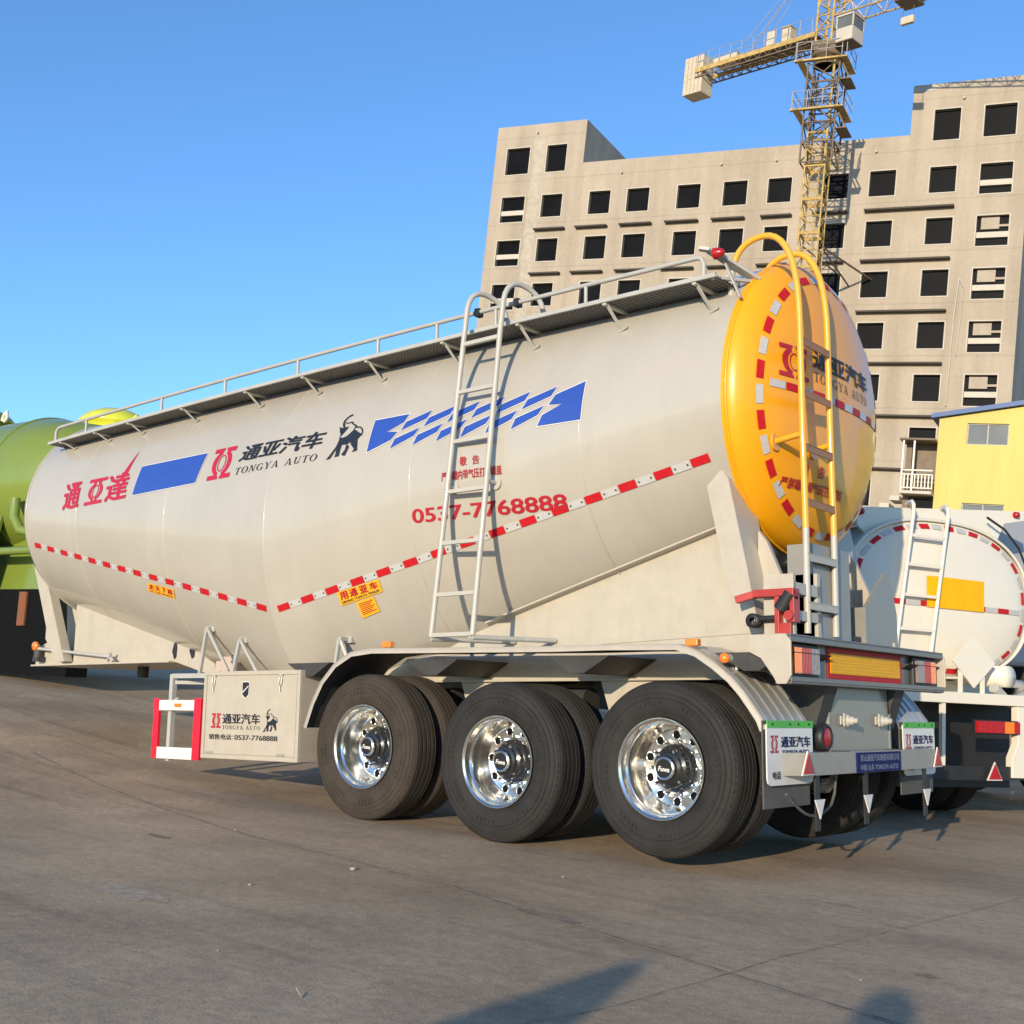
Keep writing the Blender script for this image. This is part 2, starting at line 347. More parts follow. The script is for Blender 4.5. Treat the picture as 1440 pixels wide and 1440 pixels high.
def apply(name, g, fn, m, parent, step=(.12, .04), out=(0, -1, 0)):
    """cut the 2D mesh into small cells, then lay every vertex on the surface fn(x, z)"""
    bm = bmesh.new(); bv = [bm.verts.new((p[0], p[1], p[2] if len(p) > 2 else 0)) for p in g[0]]
    for f in g[1]:
        try: bm.faces.new([bv[i] for i in f])
        except Exception: pass
    bmesh.ops.triangulate(bm, faces=bm.faces[:])
    xs = [v[0] for v in g[0]]; zs = [v[1] for v in g[0]]
    for k, (lo, hi, st, nn) in enumerate(((min(xs), max(xs), step[0], (1, 0, 0)), (min(zs), max(zs), step[1], (0, 1, 0)))):
        if not st: continue
        c = math.ceil(lo/st)*st
        while c < hi:
            co = (c, 0, 0) if k == 0 else (0, c, 0)
            bmesh.ops.bisect_plane(bm, geom=bm.verts[:]+bm.edges[:]+bm.faces[:], plane_co=co, plane_no=nn, dist=1e-6); c += st
    bmesh.ops.triangulate(bm, faces=[f for f in bm.faces if len(f.verts) > 4])
    for v in bm.verts: v.co = fn(v.co.x, v.co.y)+Vector(out)*(v.co.z*.00025)
    me = bpy.data.meshes.new(name); bm.to_mesh(me); bm.free(); me.materials.append(m)
    return link(name, me, parent)
# serif capitals T O N G Y A U as polygons in a unit box (advance = width)
def ring2(cx, cy, rx, ry, t, th, a0=0, a1=2*math.pi, n=24):
    vs = []; fs = []
    for i in range(n+1):
        a = a0+(a1-a0)*i/n; vs += [(cx+rx*math.cos(a), cy+ry*math.sin(a)), (cx+(rx-t)*math.cos(a), cy+(ry-th)*math.sin(a))]
    for i in range(n): fs.append((2*i, 2*i+1, 2*i+3, 2*i+2))
    return vs, fs
def bx(x0, x1, y0, y1): return [(x0, y0), (x1, y0), (x1, y1), (x0, y1)]
def serif(ch):
    if ch == 'T': return .72, polys(bx(.29, .43, 0, 1), bx(.18, .54, 0, .05), bx(.0, .72, .94, 1), [(0, .74), (.05, .94), (0, .94)], [(.72, .74), (.72, .94), (.67, .94)])
    if ch == 'O': return .82, ring2(.41, .5, .41, .52, .15, .05)
    if ch == 'G': return .82, join(ring2(.41, .5, .41, .52, .15, .05, R(35), R(330)), polys(bx(.62, .75, .0, .42), bx(.52, .84, .40, .45)))
    if ch == 'N': return .84, polys(bx(.12, .17, 0, 1), bx(.02, .28, 0, .05), bx(.67, .72, 0, 1), bx(.56, .84, .95, 1), [(.1, 1), (.28, 1), (.72, 0), (.60, 0)], bx(0, .2, .95, 1))
    if ch == 'Y': return .80, polys(bx(.34, .48, 0, .46), bx(.24, .58, 0, .05), [(.05, 1), (.22, 1), (.48, .44), (.34, .44)], [(.69, 1), (.75, 1), (.46, .44), (.40, .44)], bx(-.02, .3, .95, 1), bx(.6, .84, .95, 1))
    if ch == 'A': return .82, polys([(.08, 0), (.14, 0), (.42, 1), (.36, 1)], [(.36, 1), (.46, 1), (.78, 0), (.62, 0)], bx(.2, .62, .3, .35), bx(0, .25, 0, .05), bx(.52, .86, 0, .05))
    if ch == 'U': return .82, join(polys(bx(.12, .26, .3, 1), bx(.64, .69, .3, 1), bx(.02, .36, .95, 1), bx(.55, .78, .95, 1)), ring2(.405, .3, .285, .31, .14, .06, math.pi, 2*math.pi, 12))
    return .45, ([], [])
def serif_text(s, shear=0.):
    x = 0; out = []
    for ch in s:
        w, g = serif(ch)
        if g[0]: out.append(([(x+v[0]+shear*v[1], v[1]) for v in g[0]], g[1]))
        x += w+.16
    return norm(join(*out))
def omega():
    """the red emblem: two mirrored hooks that close round an open oval"""
    L = [(.02, 1), (.46, 1), (.46, .84), (.35, .84), (.26, .70), (.21, .5), (.26, .30), (.38, .16), (.46, .16), (.46, 0), (0, 0), (0, .16), (.13, .2), (.05, .40), (.05, .60), (.15, .80), (.02, .84)]
    A = polys([(.04, 1), (.47, 1), (.40, .86), (.04, .86)], [(.0, .0), (.46, .0), (.46, .06), (.40, .14), (0, .14)])
    l2 = ring2(.5, .5, .40, .42, .17, .10, R(108), R(252), 18); r2 = ring2(.5, .5, .40, .42, .17, .10, R(-72), R(72), 18)
    B = polys([(.53, 1), (.96, 1), (.96, .86), (.60, .86)], [(.54, 0), (1, 0), (1, .14), (.60, .14), (.54, .06)])
    inner = ring2(.5, .5, .17, .27, .035, .035, n=28)
    return norm(join(A, B, l2, r2, inner))
OMEGA = omega()
def elephant():
    """black elephant emblem with raised trunk, traced as flat vinyl shapes"""
    k = lambda *p: [((x-640)/540., (960-y)/690.) for x, y in p]
    P = [
     k((790, 700), (800, 640), (840, 655), (905, 640), (960, 590), (1000, 545), (1060, 590), (1110, 625), (1150, 640), (1120, 690), (1085, 740), (1040, 790), (985, 745), (945, 770), (860, 765), (800, 800), (770, 790)),
     k((770, 780), (850, 765), (780, 830), (715, 952), (650, 958), (700, 890)),
     k((785, 820), (862, 765), (855, 840), (852, 930), (782, 940), (790, 880)),
     k((935, 770), (985, 800), (985, 830), (950, 938), (930, 940), (885, 915), (930, 850)),
     k((1040, 780), (1100, 720), (1110, 770), (1130, 890), (1052, 902), (1075, 860), (1050, 830), (985, 760)),
     k((735, 470), (790, 495), (800, 640), (790, 690), (800, 600), (770, 560)),
     k((790, 495), (830, 490), (895, 490), (855, 560), (805, 625), (800, 560)),
     k((880, 290), (900, 305), (880, 320), (845, 330), (810, 370), (800, 400), (830, 490), (800, 490), (768, 420), (775, 370), (810, 325), (850, 297)),
     k((815, 400), (850, 425), (920, 415), (945, 430), (960, 460), (1010, 480), (1035, 515), (1000, 545), (985, 540), (1005, 510), (930, 455), (915, 432), (850, 440), (820, 425)),
     k((1035, 512), (1090, 522), (1140, 565), (1160, 620), (1150, 670), (1135, 680), (1140, 620), (1120, 575), (1085, 540), (1030, 535)),
    ]
    return polys(*P)
ELE = elephant()
# ------------------------------------------------------------------ the yard
def gz(x, y):
    t = min(1, max(0, (-3.2-x)/11.)); return .72*t*t*(3-2*t)
def build_ground():
    xs = [-900, -300, -120, -60, -35, -24]+[-20+.5*i for i in range(45)]+[4, 6, 9, 15, 30, 80, 300, 900]
    ys = [-900, -300, -100, -40, -15, 0, 15, 40, 100, 300, 900]
    b = MB(); vs = [(x, y, gz(x, y)) for x in xs for y in ys]; n = len(ys)
    fs = [(i*n+j, (i+1)*n+j, (i+1)*n+j+1, i*n+j+1) for i in range(len(xs)-1) for j in range(n-1)]
    b.add(vs, fs, 0, True); structure(b.build('ground', M['ground']))
    # the pale filled joints between the paving bays, and a worn pale patch
    jm = mat('joint_filler', (.34, .275, .20), .9, var=.3, scale=9); jd = mat('dark_crack', (.10, .088, .075), .95, var=.2)
    def strip(name, pts, w, m, h=.004, jit=.25):
        bb = MB(); vs = []; rng = random.Random(len(pts)*7+int(pts[0][0]*100))
        P = []
        for a, c in zip(pts, pts[1:]):
            k = max(2, int(math.dist(a, c)/.06))
            P += [(a[0]+(c[0]-a[0])*i/k, a[1]+(c[1]-a[1])*i/k) for i in range(k)]
        P.append(pts[-1]); wob = 0
        for i, p in enumerate(P):
            q = P[min(i+1, len(P)-1)]; r = P[max(i-1, 0)]; d = math.hypot(q[0]-r[0], q[1]-r[1]) or 1
            nx, ny = -(q[1]-r[1])/d, (q[0]-r[0])/d; wob = wob*.9+rng.uniform(-.004, .004); ww = w*(1+rng.uniform(-jit, jit)*2)/2
            for sgn in (1, -1): vs.append((p[0]+nx*(wob+sgn*ww), p[1]+ny*(wob+sgn*ww), gz(p[0], 0)+h))
        bb.add(vs, [(2*i, 2*i+1, 2*i+3, 2*i+2) for i in range(len(P)-1)])
        structure(bb.build(name, m))
    c1 = [(-6.7, -1.58), (-5.86, -1.74), (-3.27, -2.26), (-2.44, -2.46), (-1.78, -2.54), (-1.22, -2.6), (-.87, -2.69), (-.44, -2.72), (.19, -2.9), (.63, -3.0), (1.09, -3.11), (1.66, -3.27), (1.94, -3.34), (2.21, -3.39), (2.6, -3.46), (4, -3.7)]
    strip('paving_crack', c1, .016, jm, .002, .45)
    strip('paving_crack', [(p[0], p[1]+.010) for p in c1], .006, jd, .0035, .4)
    strip('paving_crack', [(1.51, -4.57), (1.51, -4.41), (1.57, -4.03), (1.59, -3.36), (1.59, -2.77), (1.69, -1.59), (1.78, -.08)], .006, jm, .004, .45)
    wm = mat('worn_pale_mark', (.40, .335, .255), .95, var=.3, scale=14)
    strip('worn_mark', [(1.17, -1.28), (1.7, -1.49)], .012, wm, .004, .45); strip('worn_mark', [(1.3, -1.51), (1.72, -1.69)], .010, wm, .004, .45); strip('worn_mark', [(1.95, -1.43), (2.04, -1.44)], .014, wm)
    def patch(name, c, rx, ry, m, seed, h=.004, rot=0):
        rng = random.Random(seed); vs = []; n = 48; w = [rng.uniform(.35, 1) for _ in range(12)]
        for i in range(n):
            a = 2*math.pi*i/n; k = i/n*12; f = w[int(k) % 12]*(1-k % 1)+w[(int(k)+1) % 12]*(k % 1)+rng.uniform(-.07, .07)
            x, y = rx*f*math.cos(a), ry*f*math.sin(a); x, y = x*math.cos(rot)-y*math.sin(rot), x*math.sin(rot)+y*math.cos(rot)
            vs.append((c[0]+x, c[1]+y, gz(c[0]+x, 0)+h*.35))
        bb = MB(); bb.add(vs, [tuple(range(n))]); structure(bb.build(name, m))
    patch('pale_patch', (-1.10, -4.20), .40, .11, mat('pale_mortar_patch', (.405, .315, .215), .95, var=.3, scale=16), 5, rot=-.05)
    st = mat('oil_stain', (.225, .178, .125), .8, var=.25, scale=9)
    for k, (x, y, r1, r2) in enumerate(((.45, -2.93, .22, .06), (-2.6, -3.0, .16, .05), (2.15, -2.6, .07, .04))): patch('oil_stain', (x, y), r1, r2, st, 20+k, .012, -.1)
build_ground()

# ------------------------------------------------------------------ the bulk powder trailer (local frame = trailer frame, z up, x to the rear)
XM = -3.84; MID = (2.4, 1.28, 1.63); FR = (2.943, 1.093, 1.093); RE = (2.985, 1.05, 1.02); XF, XR = -8.0, .397; TILT = .055
def sec(x):
    b, t = (FR, (XM-x)/(XM-XF)) if x < XM else (RE, (x-XM)/(XR-XM))
    return tuple(MID[i]+(b[i]-MID[i])*t for i in range(3))
def skin(x, z, off=.004):
    c, w, b = sec(x); q = max(-1, min(1, (z-c)/b)); y = -w*math.sqrt(max(0, 1-q*q))
    n = Vector((0, y/(w*w), (z-c)/(b*b))).normalized()
    return Vector((x, y, z))+n*off
TR = thing('tanker_trailer', 'cream bulk powder tanker trailer with yellow rear dome and blue stripes, parked nose-down', 'tanker trailer', mw=TRM)
NS = 160
def ring_pts(x, off=0, tilt=0, ns=NS):
    c, w, b = sec(x); out = []
    for k in range(ns):
        a = 2*math.pi*k/ns; y, z = (w+off)*math.cos(a), c+(b+off)*math.sin(a)
        out.append((x+tilt*(z-c), y, z))
    return out
def loft(b, rings, mi=0, ns=NS):
    vs = [v for r in rings for v in r]
    b.add(vs, [(i*ns+k, i*ns+(k+1) % ns, (i+1)*ns+(k+1) % ns, (i+1)*ns+k) for i in range(len(rings)-1) for k in range(ns)], mi, True)
def dome_ring(e, off=0):
    """ring of the rear dome: e = 0 at the rim, pi/2 at the apex"""
    h, r, rz = .319, 1.05+off, 1.02+off; out = []; ex = Vector((math.cos(TILT), 0, -math.sin(TILT))); ez = Vector((math.sin(TILT), 0, math.cos(TILT)))
    for k in range(NS):
        a = 2*math.pi*k/NS
        out.append(Vector((XR, 0, RE[0]))+ex*(h+off)*math.sin(e)+Vector((0, 1, 0))*r*math.cos(e)*math.cos(a)+ez*rz*math.cos(e)*math.sin(a))
    return out
def dome_skin(y, z, off=.004):
    h, r, rz = .319, 1.05, 1.02; ex = Vector((math.cos(TILT), 0, -math.sin(TILT))); ez = Vector((math.sin(TILT), 0, math.cos(TILT)))
    q = math.sqrt(max(.0, 1-(y/r)**2-(z/rz)**2)); n = (ex*(q/h)+Vector((0, 1, 0))*y/r**2+ez*z/rz**2).normalized()
    return Vector((XR, 0, RE[0]))+ex*h*q+Vector((0, y, 0))+ez*z+n*off
def build_tank():
    b = MB()
    loft(b, [ring_pts(XF+(XM-XF)*i/16) for i in range(17)])
    loft(b, [ring_pts(XM+(XR-XM)*i/16, tilt=TILT*i/16) for i in range(17)])
    rr = []
    for i in range(9):                                                  # front dished end
        e = math.pi/2*i/9; rr.append([(XF-.34*math.sin(e), FR[1]*math.cos(e)*math.cos(2*math.pi*k/NS), FR[0]+FR[2]*math.cos(e)*math.sin(2*math.pi*k/NS)) for k in range(NS)])
    loft(b, rr); b.add([(XF-.34, .001*math.cos(a), FR[0]+.001*math.sin(a)) for a in (0, 2, 4)], [(0, 1, 2)])
    b.add([(XF-.335, .19*math.cos(2*math.pi*k/40), FR[0]+.19*math.sin(2*math.pi*k/40)) for k in range(40)], [tuple(range(40))])
    shell = b.build('tank_shell', M['cream'], TR)
    for x in (-6.95, -5.35, XM, -2.25, -.72):
        w = MB(); p = ring_pts(x, -.0033, ns=120); w.tube(p, .007, 6, closed=True); w.build('weld_seam', M['cream'], shell)
    w = MB(); p = ring_pts(XF+.02, .003, ns=120); w.tube(p, .011, 6, closed=True); w.build('weld_seam', M['cream'], shell)
    d = MB(); loft(d, [dome_ring(math.pi/2*i/24, .006) for i in range(24)])
    d.add([dome_skin(.10*math.cos(2*math.pi*k/32), .10*math.sin(2*math.pi*k/32), .005) for k in range(32)], [tuple(range(32))], 0, True)
    loft(d, [[Vector(p)-Vector((.035, 0, 0)) for p in dome_ring(0, .008)], dome_ring(0, .008)])
    dome = d.build('rear_dome', M['yellow'], TR)
    w = MB(); w.tube(dome_ring(.0, .006)[::2], .012, 6, closed=True); w.build('rim_bead', M['yellow'], dome)
    return shell, dome
SHELL, DOME = build_tank()

def seg_tape(name, a, b, w, fn, n, first=0):
    """alternating red and silver pieces of reflective tape in one part"""
    bmx = MB(); L = math.hypot(b[0]-a[0], b[1]-a[1]); ux, uz = (b[0]-a[0])/L, (b[1]-a[1])/L
    for i in range(n):
        s0, s1 = L*(i+.02)/n, L*(i+.98)/n; vs = []
        for j in range(5):
            s = s0+(s1-s0)*j/4
            for t in (-w/2, w/2): vs.append(fn(a[0]+ux*s-uz*t, a[1]+uz*s+ux*t, .004))
        bmx.add(vs, [(2*j, 2*j+1, 2*j+3, 2*j+2) for j in range(4)], (i+first) % 2, True)
        if (i+first) % 2:                                               # small black dots printed on the silver pieces
            for s in (s0+.02, s1-.02):
                c = fn(a[0]+ux*s, a[1]+uz*s, .006); e1 = fn(a[0]+ux*(s+.006), a[1]+uz*s, .006)-c; e2 = fn(a[0]+ux*s, a[1]+uz*s+.006, .006)-c
                bmx.add([c-e1-e2, c+e1-e2, c+e1+e2, c-e1+e2], [(0, 1, 2, 3)], 2)
    return bmx.build(name, [M['tape_red'], M['tape_white'], M['black']], TR, fix=False)
seg_tape('reflective_tape', (-7.86, 2.561), (-3.90, 1.702), .052, skin, 29, 0)
seg_tape('reflective_tape', (-3.765, 1.693), (.22, 2.515), .052, skin, 29, 0)
def dome_tapes():
    b = MB(); n = 34                                                    # ring of pieces round the dome
    for i in range(n):
        a0 = 2*math.pi*(i+.13)/n; a1 = 2*math.pi*(i+.87)/n; vs = []
        for j in range(5):
            a = a0+(a1-a0)*j/4
            for rr in (.885, .935): vs.append(dome_skin(rr*math.cos(a), rr*math.sin(a)*.97, .0115))
        b.add(vs, [(2*j, 2*j+1, 2*j+3, 2*j+2) for j in range(4)], i % 2, True)
    b.build('reflective_tape_ring', [M['tape_red'], M['tape_white']], TR, fix=False)
    b = MB(); n = 12
    for i in range(n):
        y0, y1 = -.846+1.692*i/n+.003, -.846+1.692*(i+1)/n-.003; vs = []
        for j in range(5):
            y = y0+(y1-y0)*j/4
            for t in (-.028, .022): vs.append(dome_skin(y, .0+t+.01, .0115))
        b.add(vs, [(2*j, 2*j+1, 2*j+3, 2*j+2) for j in range(4)], (i+1) % 2, True)
    b.build('reflective_tape', [M['tape_red'], M['tape_white']], TR, fix=False)
dome_tapes()

# -------- lettering and stripes on the tank side
def outline(m_name, o=0): return M[m_name]
def lay(name, g, m, off=.0052, fn=skin, step=(.12, .04)): return apply(name, g, lambda x, z: fn(x, z, off), M[m], TR, step)
def grow(q, d): (a, b, c, e) = q; return ((a[0]-d, a[1]-d), (b[0]+d, b[1]-d), (c[0]+d, c[1]+d), (e[0]-d, e[1]+d))
CN = dict(bold=.018)
# "tong ya da" in crimson: italic characters round the oval emblem
tong = norm(heavy('通', .03)); da = norm(heavy('達', .026))
yac = norm(join(polys([(.02, 1), (.98, 1), (.98, .87), (.02, .87)], [(.0, 0), (.98, 0), (.98, .13), (0, .13)], [(.30, .87), (.45, .87), (.40, .70), (.28, .74)], [(.55, .87), (.70, .87), (.72, .74), (.60, .70)],
     [(.36, .13), (.47, .13), (.44, .28), (.32, .26)], [(.53, .13), (.64, .13), (.68, .26), (.56, .28)]), ring2(.5, .5, .38, .33, .15, .08, R(115), R(245), 14), ring2(.5, .5, .38, .33, .15, .08, R(-65), R(65), 14), ring2(.5, .5, .17, .25, .04, .04)))
lay('red_lettering', join(place(tong, rect(-7.22, -6.90, 2.85, 3.13, .0)), place(yac, rect(-6.80, -6.47, 2.855, 3.12, .03)), place(da, rect(-6.42, -6.03, 2.85, 3.13, 0)), polys([(-6.20, 3.09), (-6.11, 3.09), (-6.05, 3.345)])), 'pink_red')
def stripe(name, ps, step=(.12, .04)):
    """blue vinyl shape on a slightly larger white backing"""
    back = []
    for p in ps:
        cx = sum(q[0] for q in p)/len(p); cz = sum(q[1] for q in p)/len(p); n = len(p); area = sum(p[i][0]*p[(i+1) % n][1]-p[(i+1) % n][0]*p[i][1] for i in range(n))
        s = 1 if area > 0 else -1; o = []
        for i in range(n):
            a, b, c = Vector(p[i-1]), Vector(p[i]), Vector(p[(i+1) % n]); d1 = (b-a).normalized(); d2 = (c-b).normalized()
            n1 = Vector((d1.y, -d1.x))*s; n2 = Vector((d2.y, -d2.x))*s; k = (n1+n2)/max(.45, 1+n1.dot(n2)); o.append(tuple(b+k*.007))
        back.append(o)
    f = lay(name, polys(*ps), 'blue', .0070, step=step)
    apply('white_edge', polys(*back), lambda x, z: skin(x, z, .0048), M['white'], f, step)
stripe('blue_stripe', [[(-5.918, 2.868), (-4.905, 2.873), (-4.842, 3.150), (-5.875, 3.150)]])
lay('red_emblem', place(OMEGA, rect(-4.74, -4.41, 2.87, 3.165, 0)), 'pink_red')
BIG = norm(heavy('通亚汽车', .028, .12, 1.02))
lay('company_name', place(BIG, rect(-4.335, -3.265, 2.994, 3.145, .02)), 'navy')
lay('company_name_roman', place(serif_text('TONGYA AUTO', .12), rect(-4.335, -3.29, 2.878, 2.94, .0)), 'navy')
lay('elephant_emblem', place(ELE, ((-3.183, 2.868), (-2.80, 2.868), (-2.80, 3.262), (-3.183, 3.262))), 'navy')
pieces = [[(-2.708, 3.146), (-2.339, 3.146), (-2.376, 3.081), (-2.541, 3.023), (-2.422, 3.010), (-2.478, 2.949), (-2.720, 2.876)],
          [(-.931, 3.082), (-.684, 3.144), (-.702, 2.867), (-1.067, 2.867), (-1.03, 2.944), (-.864, 3.003), (-.982, 3.012)]]
for k in range(6):
    d = .2345*k
    pieces.append([(-2.349+d, 3.083), (-2.100+d, 3.143), (-2.140+d, 3.078), (-2.391+d, 3.013)])
    pieces.append([(-2.437+d, 2.953), (-2.194+d, 3.012), (-2.240+d, 2.950), (-2.473+d, 2.874)])
stripe('blue_stripe', pieces)
lay('red_lettering', join(place(norm(heavy('敬', .014)), rect(-1.757, -1.692, 2.655, 2.725)), place(norm(heavy('告', .014)), rect(-1.64, -1.577, 2.655, 2.722))), 'red')
lay('red_lettering', place(norm(heavy('严禁罐内带气压打开罐盖', .014)), rect(-1.93, -1.378, 2.557, 2.626)), 'red')
lay('phone_number', place(norm(heavy('0537-7768888', .022)), rect(-2.232, -.876, 2.272, 2.378)), 'red', .0036)
def slant_quad(quad, d=0): return quad
def sticker(quad, rows, name='sticker'):
    f = lay(name, polys(list(quad)), 'sticker', .007)
    for txt, u0, u1, v0, v1, mm, b in rows:
        g = norm(heavy(txt, b)) if isinstance(txt, str) else txt
        g = place(g, rect(u0, u1, v0, v1)); g = place(g, quad)
        apply('sticker_lettering', g, lambda x, z: skin(x, z, .009), M[mm], f)
bars = polys(*[bx(.0, 1-.12*(i % 3), 1-(i+1)*.13, 1-i*.13-.07) for i in range(7)])
sticker(((-3.096, 1.697), (-2.653, 1.792), (-2.660, 1.885), (-3.102, 1.802)), [('用', .05, .24, .36, .92, 'red', .04), ('通', .28, .47, .36, .92, 'red', .035), ('亚', .52, .71, .36, .92, 'red', .04), ('车', .76, .95, .36, .92, 'red', .04), ('DRIVING TONGYA TRAILER', .05, .95, .08, .27, 'black', .01)])
sticker(((-2.934, 1.597), (-2.744, 1.648), (-2.756, 1.760), (-2.944, 1.721)), [(bars, .12, .9, .1, .9, 'redpaint', 0)])
sticker(((-5.763, 1.957), (-5.325, 1.863), (-5.294, 1.945), (-5.729, 2.035)), [('走', .05, .25, .36, .92, 'red', .04), ('天', .29, .48, .36, .92, 'red', .04), ('下', .53, .71, .36, .92, 'red', .04), ('路', .76, .95, .36, .92, 'red', .035), ('GO THE WORLD', .06, .95, .08, .27, 'red', .01)])
# -------- on the dome
def layd(name, g, m, off=.0115): return apply(name, g, lambda y, z: dome_skin(y, z, off), M[m], TR, (.06, .05), (1, 0, 0))
layd('red_emblem', place(OMEGA, rect(-.765, -.475, .070, .290)), 'red')
layd('company_name', place(norm(heavy('通亚汽车', .03)), rect(-.425, .455, .185, .325)), 'navy')
layd('company_name_roman', place(serif_text('TONGYA AUTO'), rect(-.415, .43, .095, .160)), 'navy')
layd('red_lettering', join(place(norm(heavy('敬', .014)), rect(-.46, -.38, -.53, -.45)), place(norm(heavy('告', .014)), rect(-.27, -.19, -.53, -.45))), 'red')
layd('red_lettering', place(norm(heavy('严禁罐内带气压打开罐盖', .014)), rect(-.63, .12, -.635, -.565)), 'red')

# -------- walkway, hand rail, brackets
WY0, WY1 = -1.05, -.735
def wz(x): return 3.712-.0027*(x+2.2)**2
def build_walkway():
    b = MB(); x0, x1 = -7.72, .34; n = 60
    def slab(y0, y1, dz0, dz1, m=0):
        for i in range(n):
            a, c = x0+(x1-x0)*i/n, x0+(x1-x0)*(i+1)/n
            vs = [(x, y, wz(x)+dz) for x in (a, c) for y in (y0, y1) for dz in (dz0, dz1)]
            b.add(vs, [(0, 1, 3, 2), (4, 6, 7, 5), (0, 4, 5, 1), (2, 3, 7, 6), (0, 2, 6, 4), (1, 5, 7, 3)], m)
    for k in range(10): y = WY0+.012+k*.033; slab(y, y+.016, -.012, .0)
    N = 230
    for i in range(N):
        x = x0+(x1-x0)*(i+.5)/N
        b.beam((x-.010, WY0+.01, wz(x)-.008), (x+.010, WY1, wz(x)-.008), .018, .010)
    walk = b.build('walkway', M['dark_walk'], TR)
    e = MB()
    for i in range(n):
        a, c = x0+(x1-x0)*i/n, x0+(x1-x0)*(i+1)/n
        e.add([(a, WY0-.012, wz(a)-.012), (a, WY0-.012, wz(a)+.016), (c, WY0-.012, wz(c)+.016), (c, WY0-.012, wz(c)-.012), (a, WY0+.006, wz(a)-.012), (a, WY0+.006, wz(a)+.016), (c, WY0+.006, wz(c)+.016), (c, WY0+.006, wz(c)-.012)],
              [(0, 1, 2, 3), (4, 7, 6, 5), (1, 5, 6, 2), (0, 3, 7, 4)])
    e.build('walkway_edge', M['galv'], walk)
    e = MB(); e.tube([(x0+(x1-x0)*i/n, -.745, tank_top(x0+(x1-x0)*i/n, -.745)+.012) for i in range(n+1)], .018, 8)
    e.build('toe_pipe', M['blue_grey'], walk)
    for x in (-7.45, -6.82, -6.23, -5.36, -4.42, -3.65, -2.87, -2.03, -1.28, -.50, .22):
        k = MB(); z = tank_top(x, -.90); f = Vector((x, -.90, z)); nn = (skin(x, z, .1)-skin(x, z, 0)).normalized()
        k.beam(f+Vector((-.05, -.125, .0))+Vector((0, 0, wz(x)-z-.012)), f+nn*.006, .026, .008)
        k.beam((x-.05, WY0, wz(x)-.020), (x-.05, WY1, wz(x)-.020), .03, .016)
        k.beam(f+Vector((.05, 0, .012))+nn*.010, f+Vector((-.02, 0, -.012))+nn*.010, .028, .006, up=nn)
        k.build('walkway_bracket', M['galv_light'], TR)
    # hand rail
    yr = -1.03; r = MB(); pts = [(-7.62, yr, wz(-7.6)+.0), (-7.62, yr, wz(-7.6)+.11), (-7.59, yr, wz(-7.6)+.145)]
    for i in range(31):
        x = -7.54+(.19+7.54)*i/30; pts.append((x, yr, wz(x)+.155))
    pts += [(.22, yr, wz(0)+.14), (.235, yr, wz(0)+.10), (.235, yr, wz(0))]
    r.tube(pts, .017, 10); rail = r.build('hand_rail', M['galv'], TR)
    for x in (-7.05, -5.75, -4.78, -3.78, -2.80, -2.15, -1.55, -.72):
        p = MB(); p.tube([(x, yr, wz(x)-.01), (x, yr, wz(x)+.15)], .014, 8); p.build('rail_post', M['galv'], TR)
def tank_top(x, y):
    c, w, b = sec(max(XF, min(XR, x))); return c+b*math.sqrt(max(0, 1-(y/w)**2))
M['dark_walk'] = mat('grey_walkway_steel', (.10, .10, .095), .5, var=.15, scale=20)
M['blue_grey'] = mat('blue_grey_pipe', (.16, .20, .27), .45, var=.1)
M['galv_light'] = mat('pale_grey_tube_paint', (.46, .435, .37), .42, coat=.15, var=.06)
build_walkway()
def build_rear_frame():
    # sloping rear end frame of the walkway with its red lamp
    b = MB(); b.beam((.28, -1.03, 3.885), (.45, -.70, 3.735), .07, .02); b.beam((.28, -1.03, 3.885), (.22, -1.06, 3.90), .05, .02)
    b.beam((.33, -.93, 3.84), (.45, -.93, 3.55), .03, .012); b.beam((.30, -1.04, 3.69), (.43, -.70, 3.73), .03, .02); b.build('walkway_end_frame', M['galv'], TR)
    for p, s in (((.345, -1.03, 3.85), 1), ((.40, .92, 3.66), 1)):
        l = MB(); q = [Vector(p)+Vector((-.03+.075*math.sin(i/8*math.pi/2), 0, 0)) for i in range(9)]
        l.tube(q, [.038*math.cos(i/8*math.pi/2*.97)+.001 for i in range(9)], 14); l.build('marker_lamp', M['lens_red'], TR)
    l = MB(); l.beam((.36, .80, 3.62), (.40, .92, 3.66), .03, .02); l.build('lamp_bracket', M['galv'], TR)
build_rear_frame()

